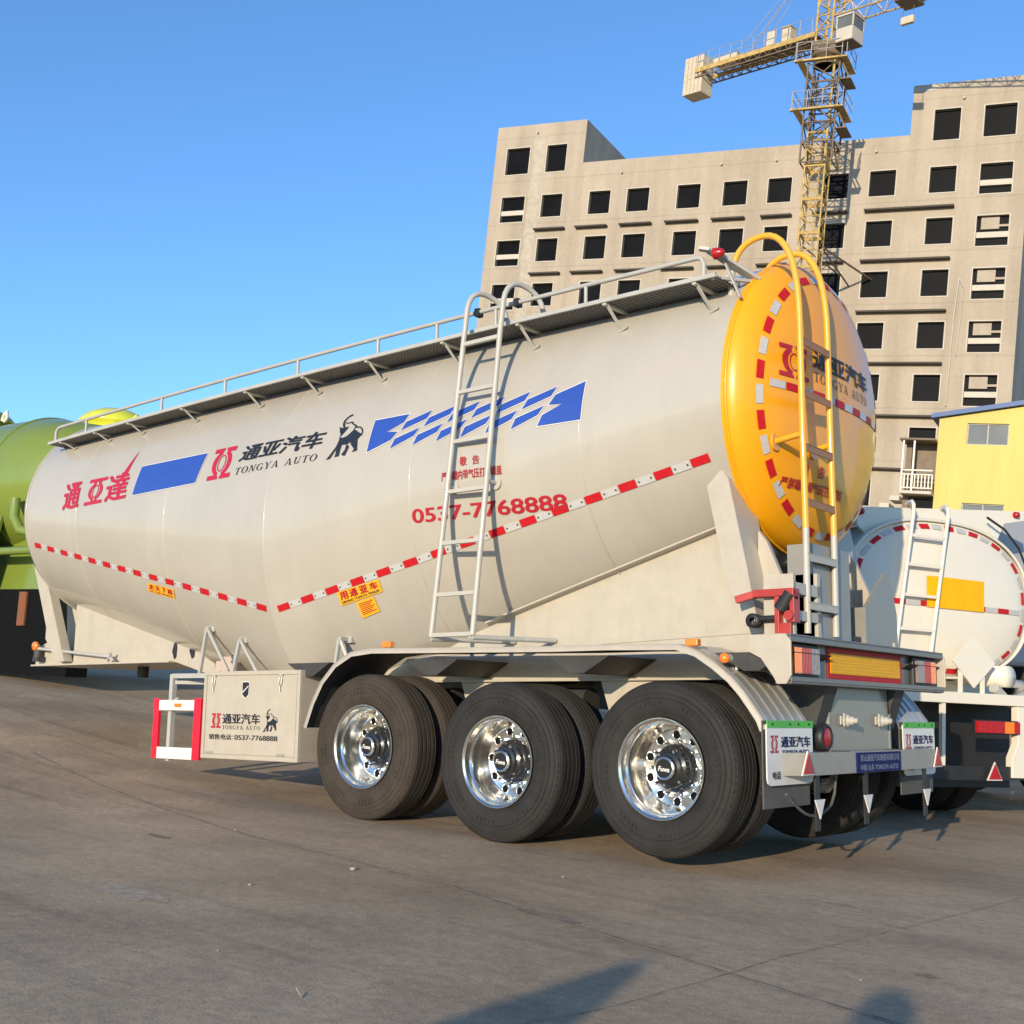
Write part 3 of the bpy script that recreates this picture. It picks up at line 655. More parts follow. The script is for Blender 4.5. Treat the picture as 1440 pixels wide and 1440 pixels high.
# -------- ladders
def hoop(p0, p1, p2, n=8):
    """rounded path through three corner points"""
    p0, p1, p2 = Vector(p0), Vector(p1), Vector(p2); return [(1-t)**2*p0+2*t*(1-t)*p1+t*t*p2 for t in [i/n for i in range(n+1)]]
def build_side_ladder():
    root = empty('side_ladder', TR)
    ly = lambda z: -1.298+(z-1.4)*.0535
    for xb, xt in ((-1.885, -1.735), (-1.492, -1.382)):
        b = MB(); top = Vector((xt, ly(3.6), 3.60)); pts = [Vector((xb, ly(1.40), 1.40)), Vector((xb+(xt-xb)*.5, ly(2.5), 2.5)), top]
        a = Vector((xt+.015, ly(3.75), 3.78)); pk = Vector((xt+.06, -1.02, 4.0)); e = Vector((xt+.13, -.84, 3.84)); f = Vector((xt+.14, -.80, 3.72))
        pts += [a]+hoop(a, (xt+.03, ly(3.8)-.01, 4.0), pk, 6)[1:]+hoop(pk, (xt+.11, -.86, 3.98), e, 6)[1:]+[f]
        b.tube(pts, .0205, 12); b.build('rail', M['galv_light'], root)
    for z in (1.41, 1.70, 2.075, 2.455, 2.83, 3.205, 3.575):
        t = (z-1.4)/2.2; x0 = -1.885+.15*t; x1 = -1.492+.11*t
        b = MB(); b.box(x0, x1, ly(z)-.016, ly(z)+.016, z-.014, z+.014); b.build('rung', M['galv_light'], root)
    for x, x2 in ((-1.885, -1.66), (-1.492, -1.28)):
        b = MB(); b.tube([(x, ly(1.4), 1.385), (x2, -.62, 1.39)], .018, 8); b.build('foot_strut', M['galv'], root)
    for x in (-1.82, -1.44):
        b = MB(); z = 2.50; s = skin(x, z, 0); b.tube([(x, ly(z), z), tuple(s)], .016, 8); b.tube([tuple(s), tuple(s+Vector((0, -.008, 0)))], .05, 20); b.build('stand_off', M['galv_light'], root)
    for x in (-1.72, -1.34):
        b = MB(); b.box(x-.02, x+.02, -1.06, -1.0, 3.83, 3.89); b.build('rail_clip', M['black'], root)
build_side_ladder()
def build_rear_ladder():
    root = empty('rear_ladder', TR); X0 = .80
    for y in (-.81, -.405):
        b = MB(); a = Vector((X0, y, 3.36)); k = (-.22 if y < -.6 else -.20)
        feet = Vector((.30, y+.02, tank_top(.3, y)+.0))
        p1 = Vector((X0-.02, y-.03, 3.62)); pk = Vector((.56, y, 3.985)); p2 = Vector((.42, y, 3.86)); p3 = Vector((.33, y+.01, feet.z+.06))
        low = [Vector((X0-.01, y+.02, 1.37)), Vector((X0, y+.01, 2.02))]; up = [Vector((X0, y+.01, 2.02)), Vector((X0, y, 2.6)), a]
        up += hoop(a, (X0, y, 3.97), pk, 10)[1:]+hoop(pk, (.37, y, 3.995), Vector((.325, y, 3.80)), 8)[1:]
        b.tube(up, .0215, 12, 0); b.tube(low, .0215, 12, 1); b.tube([up[-1], feet], .0215, 12, 1)
        b.build('rail', [M['yellow2'], M['galv_light']], root)
    for z in (3.245, 2.905, 2.555, 2.205, 1.86, 1.56):
        b = MB(); y0, y1 = -.81, -.40
        b.box(X0-.018, X0+.018, y0, y1, z-.004, z+.004, 0); b.box(X0+.010, X0+.018, y0, y1, z-.045, z, 0)
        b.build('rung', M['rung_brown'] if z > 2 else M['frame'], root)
    for z, s in ((2.62, 1),):
        for y, dy in ((-.81, -.74), (-.40, -.36)):
            p = dome_skin(dy, z-2.985, .0) if math.hypot(dy/1.05, (z-2.985)/1.02) < .95 else Vector((.5, dy, z))
            b = MB(); b.tube([(X0, y, z), tuple(p)], .02, 10); b.tube([tuple(p), tuple(p+Vector((.012, 0, 0)))], .06, 20); b.build('stand_off', M['yellow2'], root)
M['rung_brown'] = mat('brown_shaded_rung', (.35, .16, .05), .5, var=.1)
build_rear_ladder()
# -------- chassis, supports
def build_chassis():
    for s in (-1, 1):
        y0, y1 = s*.60, s*.57
        b = MB(); b.prism([(-3.4, 1.11), (.785, 1.11), (.785, 1.385), (.45, 1.42), (-1.2, 1.50), (-2.6, 1.30), (-3.4, 1.25), (-4.5, 1.12), (-5.3, 1.22), (-5.3, 1.10), (-4.5, .98)], 'y', y0, y1)
        b.box(-3.3, .785, s*.66, s*.51, 1.098, 1.112)
        b.build('chassis_beam', M['frame'], TR)
        b = MB()                                                       # saddle plate that carries the rear cone
        top = [(-1.9+i*.25, .0) for i in range(10)]
        poly = [(-2.5, 1.30)]+[(x, sec(x)[0]-sec(x)[2]*math.sqrt(1-(.6/sec(x)[1])**2)+.03) for x, _ in top]+[(.42, 1.40)]
        b.prism(poly, 'y', s*.608, s*.578)
        b.build('saddle_plate', M['frame'], TR)
        b = MB(); zt = lambda x: sec(x)[0]-sec(x)[2]*math.sqrt(1-(.66/sec(x)[1])**2)
        for i in range(8):                                              # flange along the saddle
            xa, xb = -1.9+i*.25, -1.9+(i+1)*.25; b.beam((xa, s*.64, zt(xa)-.01), (xb, s*.64, zt(xb)-.01), .10, .012)
        b.build('saddle_flange', M['frame'], TR)
        b = MB(); b.prism([(.161, 2.337), (.268, 2.442), (.318, 2.376), (.444, 1.778), (.511, 1.425), (.407, 1.425), (.277, 1.789)], 'y', s*.90, s*.60); b.build('rear_support', M['frame'], TR)
        b = MB(); b.prism([(.40, 1.40), (.42, 2.05), (.478, 1.975), (.614, 1.652), (.66, 1.40)], 'y', s*.70, s*.66); b.build('rear_gusset', M['frame'], TR)
    # rear plates standing behind the dome
    b = MB(); b.box(.755, .775, -.66, -.12, 1.33, 1.945); b.box(.60, .755, -.66, -.645, 1.33, 1.945); b.box(.60, .755, -.135, -.12, 1.33, 1.945); b.build('rear_plate', M['frame_grey'], TR)
    b = MB(); b.prism([(.12, 1.33), (.66, 1.33), (.66, 1.58), (.56, 1.86), (.46, 1.86), (.12, 1.60)], 'x', .755, .775); b.box(.60, .755, .12, .135, 1.33, 1.60); b.build('rear_plate', M['frame_grey'], TR)
    b = MB(); b.box(.62, .80, -.98, -.62, 1.60, 1.67); b.box(.62, .80, -.98, -.62, 1.44, 1.50); b.box(.60, .80, -.99, -.96, 1.33, 1.72); b.box(.62, .80, -.66, -.62, 1.35, 1.75); b.build('ladder_step_frame', M['frame'], TR)
    b = MB(); b.box(-4.3, .7, -.5, .5, 1.13, 1.16); b.box(.70, .74, -.57, .57, 1.05, 1.4)
    for x in (-3.25, -2.0, -.65, .5): b.box(x-.03, x+.03, -.57, .57, 1.12, 1.28)
    b.build('cross_member', M['dark_steel'], TR)
    # gooseneck
    for s in (-1, 1):
        b = MB(); ct = lambda x: sec(x)[0]-sec(x)[2]*math.sqrt(1-(.60/sec(x)[1])**2)+.02
        xs = [-7.68+.3*i for i in range(8)]
        poly = [(-7.68, 1.32)]+[(x, ct(x)) for x in xs]+[(-5.3, 1.30), (-4.6, 1.12), (-4.6, 1.0), (-5.3, 1.18), (-5.92, 1.325)]
        b.prism(poly, 'y', s*.606, s*.574); b.box(-8.43, -5.92, s*.66, s*.54, 1.312, 1.328)
        b.box(-7.68, -7.66, s*.574, s*.40, 1.33, ct(-7.68)-.02)
        b.build('gooseneck_plate', M['frame'], TR)
        b = MB(); b.prism([(-8.43, 1.329), (-8.43, 1.51), (-8.2, 1.57), (-8.05, 1.76), (-7.76, 1.329)], 'y', s*.604, s*.576); b.build('nose_plate', M['frame'], TR)
        b = MB(); b.prism([(-8.44, 2.40), (-8.22, 2.36), (-7.70, 1.35), (-7.86, 1.35), (-8.10, 1.60), (-8.10, 1.72)], 'y', s*.70, s*.60); b.build('front_support', M['frame'], TR)
        b = MB(); b.prism([(-8.24, 2.34), (-7.66, ct(-7.66)), (-7.66, 1.35), (-8.1, 1.35)], 'y', s*.42, s*.40); b.build('support_web', M['frame'], TR)
    b = MB(); b.box(-8.43, -5.9, -.6, .6, 1.315, 1.345); b.box(-8.43, -8.41, -.6, .6, 1.34, 1.52); b.build('coupling_plate', M['frame'], TR)
    b = MB(); b.cyl((-7.3, 0, 1.32), (-7.3, 0, 1.2), .06, 16); b.build('king_pin', M['dark_steel'], TR)
    for x, w_, tl in ((-5.90, .03, 0), (-5.62, .035, .3)):              # two slots in the gooseneck plate
        b = MB(); b.prism([(x-w_*1.5, 1.42), (x-w_*.6, 1.50), (x+w_*.7, 1.51), (x+w_*1.2, 1.45), (x+w_*.9, 1.36), (x-w_*.2, 1.34)], 'y', -.6095, -.60); b.build('slot', M['black'], TR)
    b = MB(); b.tube([(-8.28, -.68, 1.50), (-6.90, -.68, 1.385), (-6.82, -.68, 1.34)], .017, 10); b.beam((-6.84, -.70, 1.42), (-6.92, -.68, 1.34), .02, .02); b.build('release_rod', M['galv'], TR)
    b = MB(); b.lathe([(0, .001), (0, .045), (.03, .05), (.05, .03), (.055, .001)][::-1], 16, 'y', (-8.29, -.72, 1.525)); b.build('marker_lamp', M['lens_orange'], TR)
    b = MB(); b.cyl((-8.29, -.66, 1.40), (-8.29, -.66, 1.50), .05, 12); b.box(-8.33, -8.22, -.70, -.62, 1.36, 1.41); b.build('air_coupling', M['dark_steel'], TR)
build_chassis()
def build_landing():
    for s in (-1, 1):
        b = MB(); gx = -4.86; gt = .068-.0527*(gx+2.62)
        b.box(-4.95, -4.77, s*.78, s*.62, .62, 1.34); b.box(-4.92, -4.80, s*.76, s*.64, .52, .7); b.box(-5.0, -4.72, s*.83, s*.57, .47, .52)
        b.box(-4.99, -4.73, s*.82, s*.78, 1.0, 1.30)
        for k in range(2): b.box(-4.95+.11*k, -4.90+.11*k, s*.83, s*.82, 1.02, 1.22)
        b.build('landing_leg', M['leg_pink'], TR)
    b = MB(); b.cyl((-4.86, -.62, 1.10), (-4.86, .62, 1.10), .03, 10); b.build('leg_shaft', M['dark_steel'], TR)
M['leg_pink'] = mat('primer_pink_grey', (.50, .39, .31), .6, var=.08)
build_landing()
def build_toolbox():
    x0, x1, z0, z1, yf = -4.56, -3.33, .463, 1.185, -1.25
    b = MB(); b.box(x0, x1, yf+.012, -.72, z0, z1); 
    fw = .035
    b.box(x0, x1, yf, yf+.012, z1-fw, z1); b.box(x0, x1, yf, yf+.012, z0, z0+fw); b.box(x0, x0+fw, yf, yf+.012, z0+fw, z1-fw); b.box(x1-fw, x1, yf, yf+.012, z0+fw, z1-fw)
    tb = b.build('tool_box', M['frame'], TR, .004)
    b = MB(); b.box(x0+fw+.006, x1-fw-.006, yf+.003, yf+.0115, z0+fw+.006, z1-fw-.012); b.build('door', M['frame'], tb, .002)
    for x in (-4.42, -3.56):
        b = MB(); b.tube([(x-.016, yf-.004, z1-.05), (x-.016, yf-.012, z1-.11), (x, yf-.014, z1-.13), (x+.016, yf-.012, z1-.11), (x+.016, yf-.004, z1-.05)], .004, 6); b.box(x-.02, x+.02, yf-.008, yf, z1-.06, z1-.03); b.tube([(x, yf-.012, z1-.12), (x, yf-.01, z1-.17)], .006, 6)
        b.build('latch', M['steel'], tb)
    for x in (-4.44, -3.53): b = MB(); b.box(x-.045, x+.045, yf-.01, yf, z0+.045, z0+.062); b.build('hinge', M['steel'], tb)
    def fl(x, z, o=.0035): return Vector((x, yf-o+.003, z))
    def bl(name, g, m, o=.003): return apply(name, g, lambda x, z: fl(x, z, o), M[m], tb, (0, 0))
    bl('badge', polys([(-4.05, 1.085), (-4.04, 1.10), (-3.96, 1.10), (-3.95, 1.085), (-3.955, .985), (-4.0, .955), (-4.045, .985)]), 'white', .003)
    bl('badge', polys([(-4.043, 1.082), (-4.034, 1.092), (-3.966, 1.092), (-3.957, 1.082), (-3.962, .99), (-4.0, .963), (-4.038, .99)]), 'black', .0045)
    bl('badge', polys([(-4.032, 1.005), (-3.965, 1.055), (-3.965, 1.065), (-4.032, 1.018)]), 'white', .006)
    bl('red_emblem', place(OMEGA, rect(-4.435, -4.305, .715, .835)), 'red')
    bl('company_name', place(norm(heavy('通亚汽车', .026)), rect(-4.285, -3.80, .75, .835)), 'navy')
    bl('company_name_roman', place(serif_text('TONGYA AUTO'), rect(-4.285, -3.80, .705, .738)), 'navy')
    bl('elephant_emblem', place(ELE, rect(-3.765, -3.575, .69, .88)), 'navy')
    bl('phone_number', join(place(norm(heavy('销售电话', .012)), rect(-4.455, -4.155, .620, .665)), place(norm(heavy('0537-7768888', .012)), rect(-4.115, -3.575, .622, .662)), polys(bx(-4.142, -4.134, .626, .634), bx(-4.142, -4.134, .648, .656))), 'navy')
    b = MB(); b.box(-3.332, -3.322, -1.10, -1.07, .93, .99); b.build('side_lock', M['steel'], tb)
    b = MB(); b.lathe([(0, .03), (.012, .026), (.016, .001)], 12, 'x', (-3.33, -1.14, .78)); b.build('marker_lamp', M['lens_orange'], tb)
    # struts from the tank down to the box
    for pts in ([(-4.97, -1.0, 1.15), (-4.89, -1.0, 1.585), (-4.60, -.97, 1.20)], [(-4.50, -1.0, 1.17), (-4.42, -1.0, 1.47), (-4.20, -.97, 1.18)], [(-3.20, -1.0, 1.22), (-3.165, -1.0, 1.44), (-3.10, -.95, 1.25)]):
        b = MB(); b.beam(pts[0], pts[1], .028, .028); b.beam(pts[1], pts[2], .022, .022); p = Vector(pts[1]); s = skin(p.x, p.z, .004); b.box(p.x-.05, p.x+.05, s.y-.01, s.y+.03, p.z-.03, p.z+.02); b.beam(p, s, .03, .03)
        b.build('box_strut', M['galv'], TR)
    # side guard in red and white
    g = empty('side_guard', TR); yg = -1.25
    for a, c in ((-5.265, -5.19), (-4.685, -4.59)):
        b = MB(); b.box(a, c, yg, yg+.03, .44, .96); b.build('guard_post', M['hotred'], g, .003)
    for a, c in ((.855, .945), (.44, .54)):
        b = MB(); b.box(-5.19, -4.685, yg+.002, yg+.028, a, c); b.build('guard_bar', M['white'], g, .003)
    b = MB(); b.beam((-5.08, -1.19, .42), (-5.08, -1.19, 1.17), .045, .045); b.beam((-5.08, -1.19, 1.155), (-4.60, -1.15, 1.155), .04, .04); b.beam((-5.08, -1.19, 1.10), (-4.70, -.75, 1.10), .03, .03); b.beam((-5.08, -1.2, .92), (-4.98, -1.2, .96), .02, .02)
    b.build('guard_bracket', M['galv'], g)
    b = MB(); b.box(-4.95, -4.86, yg-.012, yg+.002, .885, .915); b.build('marker_lamp', M['lens_orange'], g, .004)
build_toolbox()

# -------- mudguards and flaps
def build_fenders():
    prof = [(-3.22, .74), (-3.14, .93), (-3.04, 1.09), (-2.90, 1.22), (-2.72, 1.305), (-2.50, 1.325), (-.81, 1.30), (-.35, 1.30), (.16, 1.29), (.30, 1.245), (.42, 1.17), (.53, 1.085), (.61, 1.0), (.67, .92), (.72, .85), (.745, .79)]
    P = []
    for a, c in zip(prof, prof[1:]):
        k = max(1, int(math.dist(a, c)/.05)); P += [(a[0]+(c[0]-a[0])*i/k, a[1]+(c[1]-a[1])*i/k) for i in range(k)]
    P.append(prof[-1]); n = len(P); NRM = []
    for i in range(n):
        a, c = P[max(0, i-2)], P[min(n-1, i+2)]; d = math.hypot(c[0]-a[0], c[1]-a[1]); NRM.append((-(c[1]-a[1])/d, (c[0]-a[0])/d))
    for s in (-1, 1):
        b = MB(); ys = [i/60 for i in range(61)]; vs = []; 
        for i in range(n):
            for t in ys:
                y = s*(1.29-.59*t); rib = 0
                for rc in (.06, .12, .30, .50, .70, .90): rib = max(rib, .011*max(0, 1-abs(t-rc)/.022))
                vs.append((P[i][0]+NRM[i][0]*rib, y, P[i][1]+NRM[i][1]*rib))
        m = len(ys); b.add(vs, [(i*m+j, i*m+j+1, (i+1)*m+j+1, (i+1)*m+j) for i in range(n-1) for j in range(m-1)], 0, True)
        vs = []
        for i in range(n):
            for y in (s*1.29, s*.70): vs.append((P[i][0]-NRM[i][0]*.012, y, P[i][1]-NRM[i][1]*.012))
        b.add(vs, [(2*i, 2*i+1, 2*i+3, 2*i+2) for i in range(n-1)], 1, True)
        f = b.build('mudguard', [M['steel'], M['dark_steel']], TR, fix=False)
        e = MB(); vs = []
        for i in range(n):
            for d in (.006, -.032): vs.append((P[i][0]+NRM[i][0]*d, s*1.293, P[i][1]+NRM[i][1]*d))
        for i in range(n): vs.append((P[i][0]+NRM[i][0]*.006, s*1.275, P[i][1]+NRM[i][1]*.006))
        e.add(vs, [(2*i, 2*i+1, 2*i+3, 2*i+2) for i in range(n-1)]+[(2*i, 2*i+2, 2*n+i+1, 2*n+i) for i in range(n-1)], 0, True); e.build('mudguard_lip', M['frame'], f, fix=False)
        # flap
        y0, y1 = s*1.305, s*.715
        if y0 > y1: y0, y1 = y1, y0
        fx = .762
        e = MB(); r = .04; q = [(y0, .82), (y0, .47+r), (y0+r*.3, .47+r*.3), (y0+r, .47), (y1-r, .47), (y1-r*.3, .47+r*.3), (y1, .47+r), (y1, .82)]
        e.prism(q, 'x', fx-.004, fx+.004); fl = e.build('mud_flap', M['white'], TR)
        e = MB(); e.box(fx+.004, fx+.010, y0+.0, y1, .80, .84); e.build('green_strip', M['green'], fl)
        e = MB()
        for yy in (y0+.06, y0+.28, y1-.2, y1-.06): e.cyl((fx+.008, yy, .82), (fx+.014, yy, .82), .008, 8)
        e.build('strip_bolts', M['black'], fl)
        ap = lambda nm, g, mm: apply(nm, g, lambda y, z: Vector((fx+.006, y, z)), M[mm], fl, (0, 0), (1, 0, 0))
        ap('red_emblem', place(OMEGA, rect(y0+.04, y0+.14, .655, .755)), 'red')
        ap('company_name', place(norm(heavy('通亚汽车', .026)), rect(y0+.17, y1-.035, .685, .75)), 'navyblue')
        ap('company_name_roman', place(norm(heavy('TONGYA AUTO', .012)), rect(y0+.18, y1-.06, .655, .670)), 'navyblue')
        ap('phone_number', place(norm(heavy('电话', .012)), rect(y0+.06, y0+.16, .505, .55)), 'navy')
        e = MB(); e.box(fx-.03, fx-.022, y0+.0, y1, .34, .84); e.build('rubber_flap', M['grey_rubber'], TR)
    for x, y, z in ((-2.36, -1.26, 1.335), (.22, -1.2, 1.285)):
        e = MB(); e.box(x-.045, x+.045, y-.02, y+.03, z, z+.045); e.build('marker_lamp', M['lens_orange'], TR, .008)
    e = MB(); e.cyl((.47, -1.24, 1.205), (.50, -.88, 1.21), .026, 14); tube = e.build('position_lamp_arm', M['galv'], TR)
    e = MB(); e.lathe([(.0, .03), (-.03, .028), (-.035, .001)], 14, 'y', (.47, -1.24, 1.205)); e.build('lens', M['lens_orange'], tube)
    for y in (-1.12, -.95): e = MB(); e.lathe([(-.006, .032), (.006, .032)], 14, 'y', (.478, y, 1.207)); e.lathe([(-.006, .027), (-.006, .033), (.006, .033), (.006, .027)], 14, 'y', (.478, y, 1.207)); e.box(.472, .486, y-.006, y+.006, 1.14, 1.18); e.build('clip', M['white'], tube)
build_fenders()

# -------- wheels
def tyre_mesh(mname):
    b = MB(); Rr = .538; h = .137
    p = [(-h+.028, .305), (-h+.010, .316), (-h+.004, .330), (-h+.007, .333), (-h+.006, .338), (-h-.001, .345), (-h-.005, .385), (-h-.007, .425), (-h-.002, .428), (-h-.002, .433), (-h-.006, .436), (-h-.004, .455), (-h+.001, .457), (-h+.001, .463), (-h-.001, .466), (-h+.006, .490), (-h+.011, .492), (-h+.012, .498), (-h+.010, .501), (-h+.016, .514), (-h+.021, .515), (-h+.020, .521), (-h+.030, .532), (-h+.042, .5355)]
    gv = [-.085, -.045, 0, .045, .085]; q = []
    for g in gv: q += [(g-.0075, Rr), (g-.006, Rr-.016), (g+.006, Rr-.016), (g+.0075, Rr)]
    p2 = [(-a, r) for a, r in reversed(p)]
    b.lathe(p+q+p2, 96)
    for k in range(72):                                                # moulded shoulder ticks and a row of raised sidewall marks
        t = 2*math.pi*k/72; ca, sa = math.cos(t), math.sin(t)
        for y0, y1, r0, r1, w in ((-h+.017, -h+.027, .505, .529, .0045), (-h-.009, -h-.004, .392, .414, .006 if k % 9 < 5 else 0)):
            if not w: continue
            vs = [(r*ca-d*sa, y, r*sa+d*ca) for r, y in ((r0, y0 if r0 > .45 else y0), (r1, y1 if r0 > .45 else y0)) for d in (-w, w)]
            vs += [(v[0], v[1]-.0035, v[2]) for v in vs]
            b.add(vs, [(4, 5, 7, 6), (0, 4, 6, 2), (1, 3, 7, 5), (2, 6, 7, 3), (0, 1, 5, 4)])
    me = b.build('tyre', M[mname]).data
    o = [o for o in bpy.data.objects if o.data == me][0]; smooth_angle(o, 40); bpy.data.objects.remove(o)
    return me
TY = tyre_mesh('rubber'); TYD = tyre_mesh('rubber_dusty')
def rim_mesh():
    b = MB(); a = -.137
    prof = [(a+.02, .300), (a+.003, .312), (a-.002, .310), (a-.002, .303), (a+.008, .291), (a+.05, .286), (a+.062, .276), (a+.066, .274), (a+.135, .268), (a+.150, .262), (a+.185, .250), (a+.199, .240), (a+.204, .234), (a+.204, .178), (a+.198, .174), (a+.198, .125)]
    b.lathe(prof, 96)
    o = b.build('rim', [M['chrome'], M['black']]); smooth_angle(o, 32); me = o.data
    bpy.data.objects.remove(o); return me
RIM = rim_mesh()
def hole_mesh():
    b = MB(); b.lathe([(.0, .031), (-.005, .0295), (-.006, .027), (-.001, .025)], 20, 'y', (0, 0, 0), 0); b.disc((0, -.003, 0), .026, 'y', 20, 1)
    o = b.build('hand_hole', [M['chrome'], M['matt_black']]); me = o.data; bpy.data.objects.remove(o); return me
def nut_mesh():
    b = MB(); b.lathe([(0, .022), (-.006, .022), (-.006, .0165), (-.03, .0165)], 6, 'y', smooth=False); b.lathe([(-.03, .0165), (-.036, .012), (-.05, .011), (-.052, .001)], 10, 'y')
    o = b.build('lug_nut', M['chrome']); me = o.data; bpy.data.objects.remove(o); return me
HOLE = hole_mesh(); NUT = nut_mesh()
def hub_mesh():
    b = MB(); b.lathe([(.065, .150), (.02, .150), (.0, .142), (-.01, .125), (-.045, .118), (-.055, .100), (-.075, .096), (-.082, .075), (-.105, .070), (-.112, .06)], 40, mi=0)
    b.lathe([(-.100, .072), (-.114, .071), (-.118, .064), (-.116, .058), (-.113, .057)], 40, mi=1); b.disc((0, -.1135, 0), .058, 'y', 32, 0)
    g = place(norm(heavy('Fuwa', .03, .15)), rect(-.04, .042, -.018, .012)); o = len(b.v)
    b.add([(p[0], -.1145-.0003*(p[2] if len(p) > 2 else 0), p[1]) for p in g[0]], g[1], 2)
    for k in range(6): t = 2*math.pi*k/6+.3; b.cyl((.107*math.cos(t), -.042, .107*math.sin(t)), (.107*math.cos(t), -.058, .107*math.sin(t)), .009, 6, 1)
    o = b.build('hub', [M['hubblack'], M['chrome'], M['white']]); smooth_angle(o, 40); me = o.data; bpy.data.objects.remove(o); return me
M['hubblack'] = mat('black_hub_enamel', (.018, .017, .016), .22, coat=.5, var=.2)
HUB = hub_mesh()
def build_wheels():
    for i, x in enumerate((0, -1.31, -2.62)):
        z = .538+(.068 if i == 2 else 0)
        for s in (-1, 1):
            for k, yc in enumerate((1.10, .775)):
                w = empty('wheel', TR, (x, s*yc, z), 0 if s < 0 else math.pi)
                w.rotation_euler = (0, R(23*i+40*k), 0 if s < 0 else math.pi)
                link('tyre', TYD if (i == 2 and s < 0) else TY, w)
                if k == 0:
                    link('rim', RIM, w)
                    h = link('hub', HUB, w); h.location = (0, -.137+.16, 0); h.rotation_euler = (0, -R(23*i)+.1, 0)
                    if s < 0:
                        for q in range(10):
                            t = 2*math.pi*q/10
                            l = link('lug_nut', NUT, w); l.location = (.1675*math.cos(t), -.137+.198, .1675*math.sin(t))
                            t += math.pi/10; hh = link('hand_hole', HOLE, w); hh.location = (.206*math.cos(t), -.137+.2035, .206*math.sin(t))
        b = MB(); b.cyl((x, -.95, z), (x, .95, z), .075, 16); b.box(x-.09, x+.09, -.64, -.5, z-.09, z+.09); b.box(x-.09, x+.09, .5, .64, z-.09, z+.09)
        b.lathe([(-.09, .2), (-.09, .21), (.09, .21), (.09, .2)], 28, 'y', (x, -.56, z)); b.lathe([(-.09, .2), (-.09, .21), (.09, .21), (.09, .2)], 28, 'y', (x, .56, z))
        b.build('axle', M['dark_steel'], TR)
        for s in (-1, 1):
            b = MB()
            for k in range(7): L = .55-.06*k; b.box(x-L, x+L, s*.58, s*.48, z+.10+.018*k, z+.115+.018*k)
            b.build('leaf_spring', M['dark_steel'], TR)
    for x in (-3.3, -1.965, -.655, .62):
        for s in (-1, 1):
            b = MB(); b.prism([(x-.22, 1.10), (x+.22, 1.10), (x+.12, .80), (x+.05, .70), (x-.05, .70), (x-.12, .80)], 'y', s*.62, s*.46); b.build('spring_hanger', M['frame'] if x < .5 else M['dark_steel'], TR)
            b = MB(); b.prism([(x-.25, 1.24), (x+.25, 1.24), (x+.05, 1.13), (x-.05, 1.13)], 'y', s*1.2, s*.62); b.build('mudguard_bracket', M['dark_steel'], TR)
    for x in (-2.9, -1.6, -.3): b = MB(); b.cyl((x, -.35, .95), (x+.45, -.35, .95), .11, 18); b.build('brake_chamber', M['dark_steel'], TR)
build_wheels()

